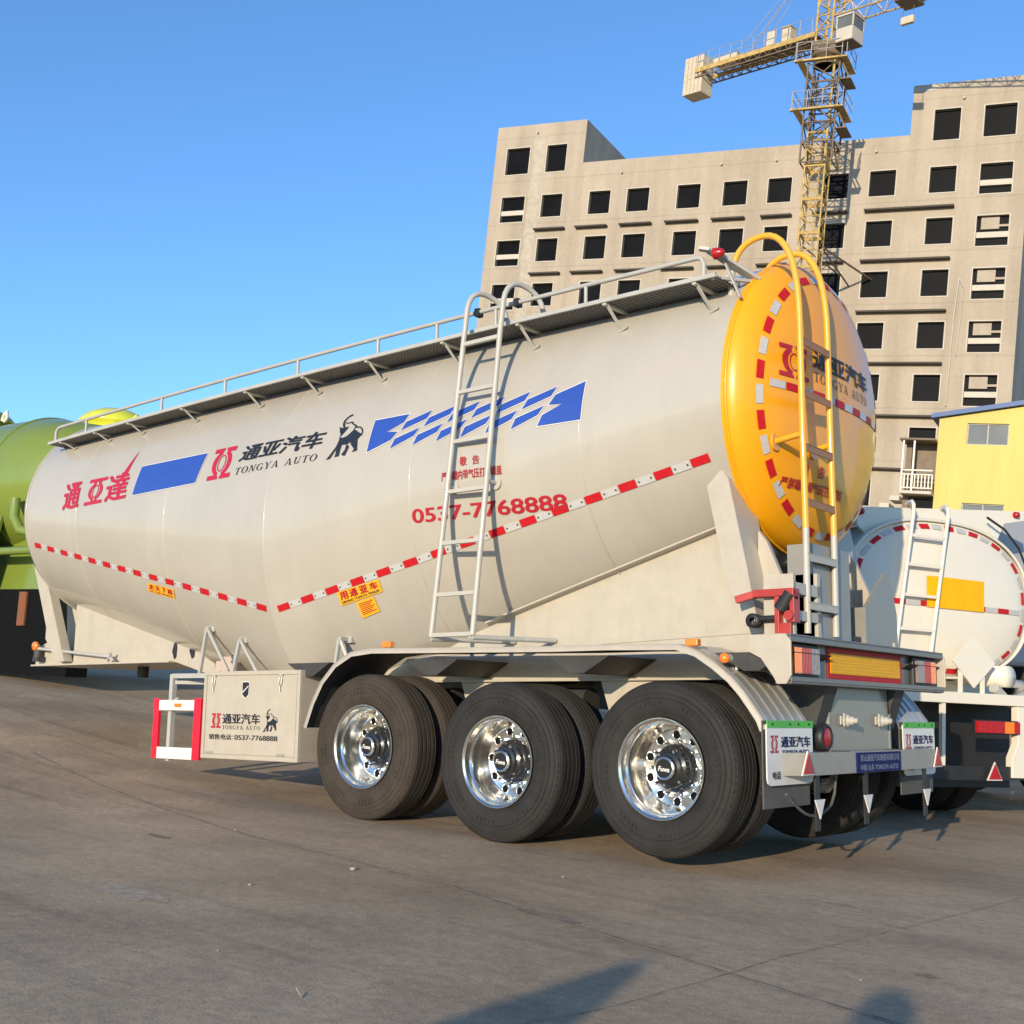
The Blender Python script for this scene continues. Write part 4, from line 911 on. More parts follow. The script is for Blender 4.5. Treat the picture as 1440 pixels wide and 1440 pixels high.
# -------- rear end
M['beam_grey'] = mat('brown_grey_beam_paint', (.15, .138, .118), .42, coat=.2, var=.08, scale=8)
def build_rear():
    bm = empty('rear_beam', TR)
    b = MB(); b.box(.795, .805, -1.21, 1.21, 1.065, 1.33); b.box(.78, .885, -1.215, 1.225, 1.33, 1.342); b.box(.78, .885, -1.215, 1.225, 1.053, 1.065)
    b.box(.875, .885, -1.215, 1.225, 1.296, 1.33); b.box(.875, .885, -1.215, 1.225, 1.065, 1.095); b.build('channel', M['beam_grey'], bm, .004)
    b = MB(); q = [(.62, 1.34), (.86, 1.342), (.893, 1.30), (.893, 1.10), (.86, 1.05), (.80, 1.05), (.78, 1.09), (.70, 1.20), (.62, 1.24)]
    b.prism(q, 'y', -1.235, -1.216); b.build('end_plate', M['frame'], bm, .004)
    b = MB(); b.prism(q, 'y', 1.226, 1.245); b.build('end_plate', M['frame'], bm, .004)
    rp = MB(); rp.box(.806, .812, -.57, .61, 1.085, 1.295); pl = rp.build('reflector_plate', M['tape_red'], TR)
    e = MB(); e.box(.8125, .816, -.535, .575, 1.135, 1.262); 
    for k in range(6): z = 1.147+k*.02; e.box(.816, .8175, -.53, .57, z, z+.004, 1)
    e.build('reflector_panel', [M['plate_yellow'], M['sticker']], pl)
    for y, side in ((-.95, -1), (.965, 1)):
        t = empty('tail_light', TR)
        e = MB(); e.box(.805, .838, y-.20, y+.20, 1.085, 1.295); e.build('housing', M['black'], t, .008)
        segs = [(-.165, -.075, 'lens_orange'), (-.073, .05, 'lens_red'), (.052, .165, 'lens_clear')]
        for a, c, mm in segs:
            a, c = (y+a, y+c) if side < 0 else (y-c, y-a)
            e = MB(); e.box(.838, .862, a, c, 1.115, 1.27)
            for k in range(6): yy = a+(c-a)*(k+.5)/6; e.box(.862, .8645, yy-.004, yy+.004, 1.12, 1.265)
            e.build('lens', M[mm], t, .003)
    # tow panel below
    b = MB(); b.box(.60, .765, -.485, .485, .645, 1.055); p = b.build('rear_panel', M['frame_grey'], TR, .004)
    for y in (-.485, .46): b = MB(); b.box(.765, .772, y, y+.025, .645, 1.055); b.build('panel_edge', M['frame_grey'], p)
    for y in (-.27, .28):
        b = MB(); b.box(.766, .776, y-.045, y+.045, .82, .875); b.lathe([(0, .04), (.03, .04), (.035, .028), (.06, .028), (.065, .018), (.085, .018), (.088, .001)], 14, 'x', (.772, y+.015, .845)); b.box(.79, .80, y-.05, y-.03, .81, .89); b.build('air_connector', M['galv_light'], p)
    b = MB(); b.lathe([(-.10, .075), (-.02, .085), (.01, .085), (.02, .065), (.012, .062)], 24, 'x', (.76, -.52, .74)); fg = b.build('fog_lamp', M['black'], TR)
    b = MB(); b.lathe([(0, .062), (.006, .05), (.01, .001)], 24, 'x', (.772, -.52, .74)); b.build('lens', M['lens_red'], fg)
    # underrun bar with bent ends
    b = MB(); b.box(.865, .879, -1.0, 1.0, .522, .655); b.box(.78, .865, -1.0, 1.0, .640, .655); b.box(.78, .865, -1.0, 1.0, .522, .534)
    for s in (-1, 1): b.prism([(.865, s*1.0), (.879, s*1.0), (.72, s*1.16), (.70, s*1.155)], 'z', .522, .655)
    br = b.build('underrun_bar', M['bar_grey'], TR, .003)
    for y in (-.42, .42): b = MB(); b.box(.68, .86, y-.03, y+.03, .534, .66); b.build('bar_bracket', M['dark_steel'], TR)
    b = MB(); b.box(.879, .886, -.345, .36, .524, .648); pt = b.build('name_plate', M['navyblue'], TR)
    for txt, z0, z1, y0, y1 in (('梁山通亚汽车制造有限公司', .592, .636, -.30, .32), ('中国 山东 TONGYA AUTO', .535, .575, -.30, .30)):
        apply('plate_lettering', place(norm(heavy(txt, .012)), rect(y0, y1, z0, z1)), lambda y, z: Vector((.8872, y, z)), M['plate_text'], pt, (0, 0), (1, 0, 0))
    def tri(y, zc, r, up, mi, mb, nm, x=.892, dark=False):
        P_ = [(y+r*math.cos(a), zc+r*math.sin(a)) for a in [math.pi/2*(1 if up else -1)+k*2*math.pi/3 for k in range(3)]]
        e = MB(); e.prism(P_, 'x', x-.008, x); t = e.build(nm, M[mb], TR)
        if mi:
            e = MB(); e.prism([(y+(p[0]-y)*.82, zc+(p[1]-zc)*.82) for p in P_], 'x', x, x+.006); e.build('reflector', M[mi], t)
    tri(-1.04, .575, .092, True, 'lens_red', 'white', 'warning_triangle'); tri(1.02, .575, .092, True, 'lens_red', 'white', 'warning_triangle')
    for y in (-.85, -.15, .85):
        b = MB(); b.box(.845, .857, y-.028, y+.028, .20, .53); b.build('hanger_strip', M['black'], TR)
        tri(y, .345, .075, False, None, 'white', 'hanger_triangle', .872)
    b = MB(); pts = [Vector((.80, -1.15+.05*i, .42-.14*math.sin(math.pi*i/15))) for i in range(13)]+[Vector((.80, -.50, .40)), Vector((.80, -.47, .52))]; b.tube(pts, .009, 8); b.build('air_hose', M['grey_rubber'], TR)
    # red clamp with its rubber stop, left rear corner
    c = empty('hose_clamp', TR)
    b = MB(); yy = -1.02
    b.box(.70, .73, yy-.03, yy+.05, 1.30, 1.60); b.box(.80, .83, yy-.03, yy+.05, 1.42, 1.62); b.box(.70, .80, yy-.02, yy+.0, 1.30, 1.42); b.box(.56, .83, yy-.04, yy+.05, 1.58, 1.625); b.beam((.56, yy, 1.60), (.44, yy-.02, 1.57), .06, .045); b.box(.60, .80, yy-.04, yy+.05, 1.285, 1.33)
    b.cyl((.80, yy-.05, 1.46), (.80, yy+.05, 1.46), .03, 12)
    b.build('clamp_body', M['redpaint'], c, .003)
    b = MB(); b.cyl((.73, yy+.0, 1.50), (.80, yy, 1.60), .05, 12); b.build('rubber_block', M['black'], c); b = MB(); b.lathe([(-.03, .02), (-.03, .045), (.03, .045), (.03, .02)], 16, 'y', (.55, yy, 1.44)); b.cyl((.59, yy, 1.45), (.71, yy, 1.45), .02, 10); b.build('pull_ring', M['black'], c); b = MB(); b.lathe([(0, .05), (.08, .055), (.1, .03)], 14, 'z', (.70, yy, 1.19)); b.build('rubber_stop', M['black'], c)
M['bar_grey'] = mat('grey_bar_paint', (.30, .28, .24), .42, coat=.2, var=.06, scale=8)
M['plate_text'] = mat('plate_lettering_grey', (.22, .25, .36), .5)
build_rear()
# ------------------------------------------------------------------ the concrete block, the crane and the yellow building share the level ground further off
EB, UB = Vector((.97383, .2140, -.0678)).normalized(), Vector((.0689, .0021, .9976)).normalized()
UB = (UB-EB*UB.dot(EB)).normalized(); NB = EB.cross(UB)
BZ = 22.5
def bframe(org, down):
    m = Matrix((EB, -NB, UB)).transposed().to_4x4(); m.translation = Vector(org)-UB*down; return m
C0 = (-28.847, 47.74, 22.51)
def build_block():
    root = thing('apartment_block', 'unfinished bare concrete apartment block with rows of dark square windows', 'building', mw=bframe(C0, BZ))
    cols = [(-13.48, -11.95), (-10.82, -9.51), (-7.79, -6.48), (-5.44, -4.12), (-2.45, -1.13), (.19, 1.51), (2.66, 3.92), (5.57, 6.89), (7.96, 9.26), (10.92, 12.18), (13.31, 14.80)]
    wins = []
    for i, (a, c) in enumerate(cols):
        for k in range(8):
            t1 = 5.70-2.655*k; t0 = t1-(1.54 if i in (0, 10) else 1.34); wins.append((a, c, t0+BZ, t1+BZ, i, k))
        if i in (0, 1, 9, 10): wins.append((a, c-(.03 if i == 1 else 0), 7.08+BZ, 8.70+BZ, i, -1))
    x0, x1, top, mid = -14.26, 15.5, 10.08+BZ, 7.48+BZ; D = 15.
    sx = sorted(set([x0, -8.42, 9.8, x1]+[w[0] for w in wins]+[w[1] for w in wins])); sz = sorted(set([0, mid, top]+[w[2] for w in wins]+[w[3] for w in wins]))
    b = MB(); rv = MB()
    for a, c in zip(sx, sx[1:]):
        for e, f in zip(sz, sz[1:]):
            mx, mz = (a+c)/2, (e+f)/2
            if mz > mid and -8.42 < mx < 9.8: continue
            if any(w[0] < mx < w[1] and w[2] < mz < w[3] for w in wins): continue
            b.add([(a, 0, e), (c, 0, e), (c, 0, f), (a, 0, f)], [(0, 1, 2, 3)])
    for w in wins:
        a, c, e, f = w[:4]; d = .26
        b.add([(a, 0, e), (c, 0, e), (c, 0, f), (a, 0, f), (a, d, e), (c, d, e), (c, d, f), (a, d, f)], [(0, 4, 5, 1), (1, 5, 6, 2), (2, 6, 7, 3), (3, 7, 4, 0)])
    def q(*v): b.add(v, [tuple(range(len(v)))])
    q((x0, 0, 0), (x0, D, 0), (x0, D, top), (x0, 0, top)); q((x1, 0, 0), (x1, D, 0), (x1, D, top), (x1, 0, top)); q((x0, D, 0), (x1, D, 0), (x1, D, mid), (x0, D, mid))
    q((-8.42, 0, mid), (-8.42, 7, mid), (-8.42, 7, top), (-8.42, 0, top)); q((9.8, 0, mid), (9.8, 7, mid), (9.8, 7, top), (9.8, 0, top))
    q((x0, 0, top), (-8.42, 0, top), (-8.42, 7, top), (x0, 7, top)); q((9.8, 0, top), (x1, 0, top), (x1, D, top), (9.8, D, top))
    q((-8.42, .25, mid-.02), (9.8, .25, mid-.02), (9.8, D, mid-.7), (-8.42, D, mid-.7)); q((-8.42, 0, mid), (9.8, 0, mid), (9.8, .25, mid), (-8.42, .25, mid)); q((x0, 7, mid), (-8.42, 7, mid), (-8.42, 7, top), (x0, 7, top))
    b.build('concrete_wall', M['concrete'], root, fix=False)
    for (a, c, e, f, i, k) in wins:
        o = MB(); t = .055; y = -.022
        o.box(a-t, a, y, .03, e-t, f+t); o.box(c, c+t, y, .03, e-t, f+t); o.box(a, c, y, .03, e-t, e); o.box(a, c, y, .03, f, f+t)
        wf = o.build('window', M['plaster'], root)
        o = MB(); o.add([(a, .24, e), (c, .24, e), (c, .24, f), (a, .24, f)], [(0, 1, 2, 3)]); o.build('pane', M['glass'], wf)
        if i in (0, 10) and k >= 0:
            o = MB(); o.box(a+.01, c-.01, .06, .235, f-1.10, f-.82); o.build('stair_landing', M['plaster'], wf)
            if i == 10 and k >= 1:
                o = MB(); o.box(a+.2, c-.45, .10, .235, f-.66, f-.08); o.box(c-.45, c-.01, .12, .235, f-.55, f-.44); o.build('stair_flight', M['concrete'], wf)
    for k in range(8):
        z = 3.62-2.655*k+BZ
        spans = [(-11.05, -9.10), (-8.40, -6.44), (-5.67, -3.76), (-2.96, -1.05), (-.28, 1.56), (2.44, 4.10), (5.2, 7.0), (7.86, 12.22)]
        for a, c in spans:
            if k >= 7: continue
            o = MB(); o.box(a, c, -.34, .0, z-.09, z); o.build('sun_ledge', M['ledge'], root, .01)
    for s_, t_ in ((-11.55, 9.55), (-5.9, 6.7), (-.05, 6.72), (3.0, 6.7), (6.95, 6.8), (8.2, 6.75), (12.3, 9.2)):
        o = MB(); o.cyl((s_, -.02, t_+BZ), (s_, -.16, t_+BZ-.03), .06, 10); o.build('drain_spout', M['plaster'], root)
    o = MB(); o.tube([(12.55, -.12, -6.5+BZ), (12.6, -.12, -2.0+BZ), (12.72, -.12, -.1+BZ)], .03, 8); o.tube([(12.85, -.12, -4.0+BZ), (12.95, -.12, -.6+BZ), (12.72, -.12, -.1+BZ)], .02, 8); o.build('hanging_rope', M['plaster'], root)
    o = MB(); o.box(9.78, 10.9, -.02, .25, 9.72+BZ, 9.98+BZ); o.build('roof_plate', M['crane_grey'], root)
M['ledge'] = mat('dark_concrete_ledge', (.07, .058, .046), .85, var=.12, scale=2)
build_block()

def lattice(b, A, Bv, ux, uy, n, r, rr, faces='xy', m=0, m2=0):
    """square truss between two centre points; ux, uy half-width vectors"""
    A, Bv, ux, uy = Vector(A), Vector(Bv), Vector(ux), Vector(uy)
    cs = [ux+uy, ux-uy, -ux-uy, -ux+uy]
    for c in cs: b.cyl(A+c, Bv+c, r*.85, 6, m)
    for i in range(n):
        p, q = A+(Bv-A)*(i/n), A+(Bv-A)*((i+1)/n)
        for k in range(4):
            c, d = cs[k], cs[(k+1) % 4]
            b.cyl(p+c, q+d, rr, 5, m2) if i % 2 == 0 else b.cyl(p+d, q+c, rr, 5, m2)
            b.cyl(p+c, p+d, rr*1.1, 5, m2)
CWP = Vector((4.09, -7.76, 1.135))
def build_crane():
    org = Vector(C0)+EB*7.32+NB*7.95
    root = thing('tower_crane', 'yellow lattice tower crane standing in front of the concrete block', 'crane', mw=bframe(CWP+(org-CWP)*1.06, BZ*1.06) @ Matrix.Scale(1.06, 4))
    Z = lambda t: t+BZ
    h = .455; n = 17; H = (4.4+BZ)/n
    mb = MB(); lattice(mb, (0, 0, 0), (0, 0, H), (h, 0, 0), (0, h, 0), 2, .055, .026, m=0, m2=0)
    for z in (.04, H-.04):
        for a, c in (((-h, -h), (h, -h)), ((h, -h), (h, h)), ((h, h), (-h, h)), ((-h, h), (-h, -h))): mb.cyl((*a, z), (*c, z), .045, 6)
    mb.cyl((.1, -.1, 0), (.1, -.1, H), .015, 5); mb.cyl((.1, .15, 0), (.1, .15, H), .015, 5)
    for k in range(6): mb.cyl((.1, -.1, H*(k+.5)/6), (.1, .15, H*(k+.5)/6), .012, 5)
    sec_ = mb.build('mast_section', M['crane'], root)
    for k in range(1, n): c = sec_.copy(); COL.objects.link(c); c.location = (0, 0, H*k)
    b = MB(); lattice(b, (.06, 0, Z(2.9)), (.06, 0, Z(7.6)), (.72, 0, 0), (0, .66, 0), 5, .06, .034); lattice(b, (0, 0, Z(4.4)), (0, 0, Z(7.6)), (h, 0, 0), (0, h, 0), 4, .055, .03)
    b.build('climbing_cage', M['crane_dark'], root)
    b = MB(); b.cyl((.42, -.48, Z(2.9)), (.5, -.48, Z(7.7)), .055, 8); b.build('guide_post', M['crane'], root)
    for t in (5.33, 7.65):
        b = MB(); b.box(-1.25, .95, -.95, -.75, Z(t)-.05, Z(t)+.03); b.box(-1.15, -.85, -.95, .95, Z(t)-.04, Z(t)); b.box(.75, 1.15, -.95, .95, Z(t)-.04, Z(t)); pl = b.build('platform', M['crane'], root)
        g = MB()
        for x in (-1.2, -.5, .2, .9): g.cyl((x, -.93, Z(t)), (x, -.93, Z(t)+.85), .02, 5)
        for y in (-.93, 0, .93): g.cyl((-1.15, y, Z(t)), (-1.15, y, Z(t)+.85), .02, 5); g.cyl((1.12, y, Z(t)), (1.12, y, Z(t)+.85), .02, 5)
        for zz in (.45, .85): g.cyl((-1.2, -.93, Z(t)+zz), (.95, -.93, Z(t)+zz), .018, 5); g.cyl((-1.15, -.93, Z(t)+zz), (-1.15, .93, Z(t)+zz), .018, 5); g.cyl((1.12, -.93, Z(t)+zz), (1.12, .93, Z(t)+zz), .018, 5)
        g.build('railing', M['crane_grey'], pl)
        b = MB(); b.beam((.8, -.5, Z(t)), (1.25, -.5, Z(t)-.9), .06, .06); b.beam((.8, .5, Z(t)), (1.25, .5, Z(t)-.9), .06, .06); b.box(.8, 1.3, -.6, .6, Z(t)-.93, Z(t)-.88); b.build('platform_bracket', M['crane_dark'], root)
    b = MB(); b.lathe([(0, .55), (.35, .6), (.36, .7), (.7, .7), (.71, .5)], 20, 'z', (0, 0, Z(7.65))); b.box(-.62, .62, -.62, .62, Z(8.3), Z(8.62)); b.build('slewing_ring', M['crane_dark'], root)
    JD = Vector((.947, -.32, 0)); JP = Vector((.32, .947, 0)); UP = Vector((0, 0, 1)); J0 = Vector((0, 0, Z(9.15)))
    b = MB(); lattice(b, (0, 0, Z(8.6)), (0, 0, Z(11.4)), JD*.42, JP*.42, 4, .075, .03); 
    lattice(b, (0, 0, Z(11.4)), (0, 0, Z(14.4)), JD*.3, JP*.3, 4, .06, .026); b.build('tower_head', M['crane'], root)
    # counter jib
    b = MB(); L = 7.3
    for s in (-1, 1):
        a = J0-JD*.4+JP*(s*.5); c = J0-JD*L+JP*(s*.5)
        b.beam(a, c, .07, .22, 0); b.beam(a-UP*.34, c-UP*.34, .05, .06, 1)
        for k in range(12): p = a+(c-a)*(k/12); q = a+(c-a)*((k+.5)/12); r_ = a+(c-a)*((k+1)/12); b.cyl(p, q-UP*.34, .022, 5, 1); b.cyl(q-UP*.34, r_, .022, 5, 1)
    for k in range(14): p = J0-JD*(.4+.52*k); b.cyl(p+JP*.5-UP*.34, p-JP*.5-UP*.34, .025, 5, 1); b.cyl(p+JP*.5-UP*.34, p-JD*.52-JP*.5-UP*.34, .018, 5, 1)
    cj = b.build('counter_jib', [M['crane'], M['crane_dark']], root)
    b = MB(); b.box(-.5, .5, -.5, .5, 0, .012, 0, None); 
    deck = MB(); a = J0-JD*.5; c = J0-JD*5.2; deck.beam(a+UP*.10, c+UP*.10, .86, .02); deck.build('deck', M['crane_dark'], cj)
    g = MB()
    for s in (-1, 1):
        for k in range(11): p = J0-JD*(.6+.66*k)+JP*(s*.52); g.cyl(p, p+UP*.85, .016, 5)
        for zz in (.45, .85): g.cyl(J0-JD*.6+JP*(s*.52)+UP*zz, J0-JD*7.25+JP*(s*.52)+UP*zz, .014, 5)
    g.build('railing', M['crane_grey'], cj)
    for k in range(5):
        b = MB(); mx = Matrix((JD, JP, UP)).transposed().to_4x4(); mx.translation = J0-JD*(7.0+.235*k); b.box(-.105, .105, -.46, .46, -1.12, .82, 0, mx); b.build('counterweight', M['cw'], root, .02)
    b = MB(); mx = Matrix((JD, JP, UP)).transposed().to_4x4(); mx.translation = J0-JD*2.9; b.box(-.22, .22, -.5, -.46, .15, .85, 0, mx); b.build('notice_frame', M['plaster'], cj)
    b = MB(); mx.translation = J0-JD*2.1; b.box(-.24, .24, -.4, .1, .12, .85, 0, mx); b.box(-.28, .28, -.45, .15, .85, .88, 0, mx); b.build('switch_cabinet', M['cw'], cj)
    b = MB(); mx.translation = J0-JD*5.6; b.box(-.7, .7, -.4, .4, .10, .42, 0, mx); b.build('hoist_winch', M['cw'], cj)
    b = MB()
    for s, d in ((-1, 5.2), (1, 5.2), (-1, 4.4), (1, 4.4)): b.cyl(J0-JD*d+JP*(s*.4)+UP*.1, (0, 0, Z(14.4)), .018, 5)
    for d in (8., 18.): b.cyl(J0+JD*d+UP*.85, (0, 0, Z(14.4)), .025, 5)
    b.build('tie_bar', M['crane_grey'], root)
    # jib
    b = MB(); a = J0+JD*.5+UP*.62; N = 34; st = 1.0
    for s in (-1, 1): b.cyl(a+JP*(s*.48), a+JD*st*N+JP*(s*.48), .045, 6, 0)
    b.cyl(a+UP*.8, a+JD*st*N+UP*.8, .05, 6, 0)
    for k in range(N):
        p = a+JD*st*k; q = p+JD*st; m_ = p+JD*(st/2)
        for s in (-1, 1): b.cyl(p+JP*(s*.48), m_+UP*.8, .024, 5, 1); b.cyl(m_+UP*.8, q+JP*(s*.48), .024, 5, 1)
        b.cyl(p+JP*.48, p-JP*.48, .022, 5, 1); b.cyl(p+JP*.48, q-JP*.48, .018, 5, 1)
    b.build('jib', [M['crane'], M['crane_pale']], root)
    b = MB(); mx = Matrix((JD, JP, UP)).transposed().to_4x4(); mx.translation = Vector((1.08, -.55, Z(8.35))); b.box(-.42, .42, -.45, .45, 0, .62, 0, mx); b.box(-.42, .42, -.45, .45, .62, 1.15, 1, mx); b.box(-.46, .46, -.5, .5, 1.15, 1.22, 0, mx); b.box(-.44, .44, -.47, .47, -.05, 0, 2, mx)
    for u in (-.41, .41):
        for v in (-.44, .44): b.box(u-.03, u+.03, v-.03, v+.03, .62, 1.15, 0, mx)
    b.build('operator_cab', [M['plaster'], M['glass2'], M['crane_dark']], root)
    tp = J0+JD*3.95+UP*.5
    b = MB(); mx.translation = tp; b.box(-.45, .45, -.5, .5, -.12, .10, 0, mx)
    for u in (-.35, .35): b.cyl(mx @ Vector((u, -.5, -.02)), mx @ Vector((u, .5, -.02)), .09, 10, 0)
    b.build('trolley', M['crane_dark'], root)
    b = MB(); mx.translation = tp-UP*.9; b.box(-.30, .30, -.10, .10, -.17, .17, 0, mx); hk = b.build('hook_block', M['cw'], root, .03)
    for u in (-.25, .25): b = MB(); b.cyl(mx @ Vector((u, 0, .15)), mx @ Vector((u, 0, .85)), .014, 5); b.build('hoist_rope', M['crane_dark'], hk)
    b = MB(); b.cyl((.4, .3, Z(-.75)), (2.9, 7.9, Z(-1.25)), .05, 6); b.cyl((.4, .3, Z(-.75)), (1.2, 7.9, Z(-1.9)), .04, 6); b.cyl((-.4, .3, Z(-.75)), (1.0, 7.9, Z(-.9)), .04, 6); b.build('wall_tie', M['crane_dark'], root)
M['crane_pale'] = mat('faded_crane_paint', (.62, .48, .33), .6, var=.15)
build_crane()

def build_yellow():
    org = Vector((-8.605, 30.212, 8.648))
    root = thing('yellow_building', 'small yellow rendered building with a blue sheet roof', 'building', mw=bframe(org, 8.7))
    g = 8.7; x0, x1, D = -1.32, 19.0, 7.
    roof = lambda s: 1.12+.175*(s+1.4) if s < 4.6 else 1.12+.175*6.0
    wins = []
    for k in range(8):
        a = -.47+2.45*k
        if k == 0: wins += [(a, a+1.22, .32+g, 1.0+g)]
        else: wins += [(a, a+1.22, .32+g, 1.0+g)]
        wins += [(a, a+1.24, -2.25+g, -1.52+g), (a, a+1.24, -5.2+g, -4.4+g)]
    xs = sorted(set([x0, 4.6, x1]+[w[0] for w in wins]+[w[1] for w in wins])); zs = sorted(set([0, 1.05+g]+[w[2] for w in wins]+[w[3] for w in wins]))
    b = MB()
    for a, c in zip(xs, xs[1:]):
        for e, f in zip(zs, zs[1:]):
            if any(w[0] < (a+c)/2 < w[1] and w[2] < (e+f)/2 < w[3] for w in wins): continue
            b.add([(a, 0, e), (c, 0, e), (c, 0, f), (a, 0, f)], [(0, 1, 2, 3)])
        b.add([(a, 0, 1.05+g), (c, 0, 1.05+g), (c, 0, roof(c)+g), (a, 0, roof(a)+g)], [(0, 1, 2, 3)])
    for a, c, e, f in wins: b.add([(a, 0, e), (c, 0, e), (c, 0, f), (a, 0, f), (a, .12, e), (c, .12, e), (c, .12, f), (a, .12, f)], [(0, 4, 5, 1), (1, 5, 6, 2), (2, 6, 7, 3), (3, 7, 4, 0)])
    for x in (x0, x1): b.add([(x, 0, 0), (x, D, 0), (x, D, roof(x)+g), (x, 0, roof(x)+g)], [(0, 1, 2, 3)])
    b.add([(x0, D, 0), (x1, D, 0), (x1, D, 1+g), (x0, D, 1+g)], [(0, 1, 2, 3)])
    b.build('rendered_wall', M['ywall'], root, fix=False)
    b = MB(); o = .14
    for a, c in ((x0-.22, 4.6), (4.6, x1+.2)):
        za, zc = roof(a)+g, roof(c)+g
        b.add([(a, -.18, za+.02), (c, -.18, zc+.02), (c, D+.2, zc+.02), (a, D+.2, za+.02), (a, -.18, za+.02+o), (c, -.18, zc+.02+o), (c, D+.2, zc+.02+o), (a, D+.2, za+.02+o)], [(0, 1, 2, 3), (7, 6, 5, 4), (0, 4, 5, 1), (1, 5, 6, 2), (2, 6, 7, 3), (3, 7, 4, 0)])
    rf = b.build('roof', M['blueroof'], root)
    for a, c, e, f in wins:
        w = MB(); t = .035
        for q in ((a, a+t, e, f), (c-t, c, e, f), (a+t, c-t, e, e+t), (a+t, c-t, f-t, f), ((a+c)/2-t/2, (a+c)/2+t/2, e+t, f-t)): w.box(q[0], q[1], .07, .11, q[2], q[3])
        wf = w.build('window', M['crane_grey'], root)
        w = MB(); w.add([(a, .105, e), (c, .105, e), (c, .105, f), (a, .105, f)], [(0, 1, 2, 3)]); w.build('pane', M['glass2'], wf)
    # outside stair landing with a canopy on the left
    b = MB(); bx0, bx1 = -2.28, -1.34
    b.box(bx0-.12, bx1+.02, -.5, .45, .34+g, .40+g); b.build('canopy', M['crane_dark'], root)
    b = MB()
    for x in (bx0, -1.95): b.cyl((x, -.4, -1.35+g), (x, -.4, .34+g), .035, 8)
    b.build('canopy_post', M['offwhite'], root)
    b = MB(); b.box(bx0-.02, bx1, -.45, .5, -1.36+g, -1.27+g); b.box(bx0-.02, bx1, -.45, .5, -4.36+g, -4.27+g); b.build('landing_slab', M['plaster'], root)
    b = MB(); b.cyl((bx0, -.43, -.62+g), (bx1, -.43, -.62+g), .03, 8); b.cyl((bx0, -.43, -1.18+g), (bx1, -.43, -1.18+g), .025, 8); b.cyl((bx0, -.43, -.75+g), (bx1, -.43, -.75+g), .02, 8)
    for k in range(10): x = bx0+(bx1-bx0)*k/9; b.cyl((x, -.43, -1.2+g), (x, -.43, -.75+g), .022, 6)
    b.build('railing', M['offwhite'], root)
    b = MB(); b.box(-1.95, -1.33, .1, .12, -2.9+g, -1.45+g); b.build('doorway', M['glass'], root)
    b = MB(); b.box(bx0, -2.1, .12, .35, -4.2+g, .35+g); b.box(bx0, -1.33, .34, .36, -4.2+g, .35+g); b.build('landing_wall', M['crane_dark'], root)
    b = MB()
    for k in range(12): b.box(bx0-.3*k-.3, bx0-.3*k, -.45, .5, -1.6-.25*k+g, -1.45-.25*k+g)
    b.build('stair', M['plaster'], root)
build_yellow()
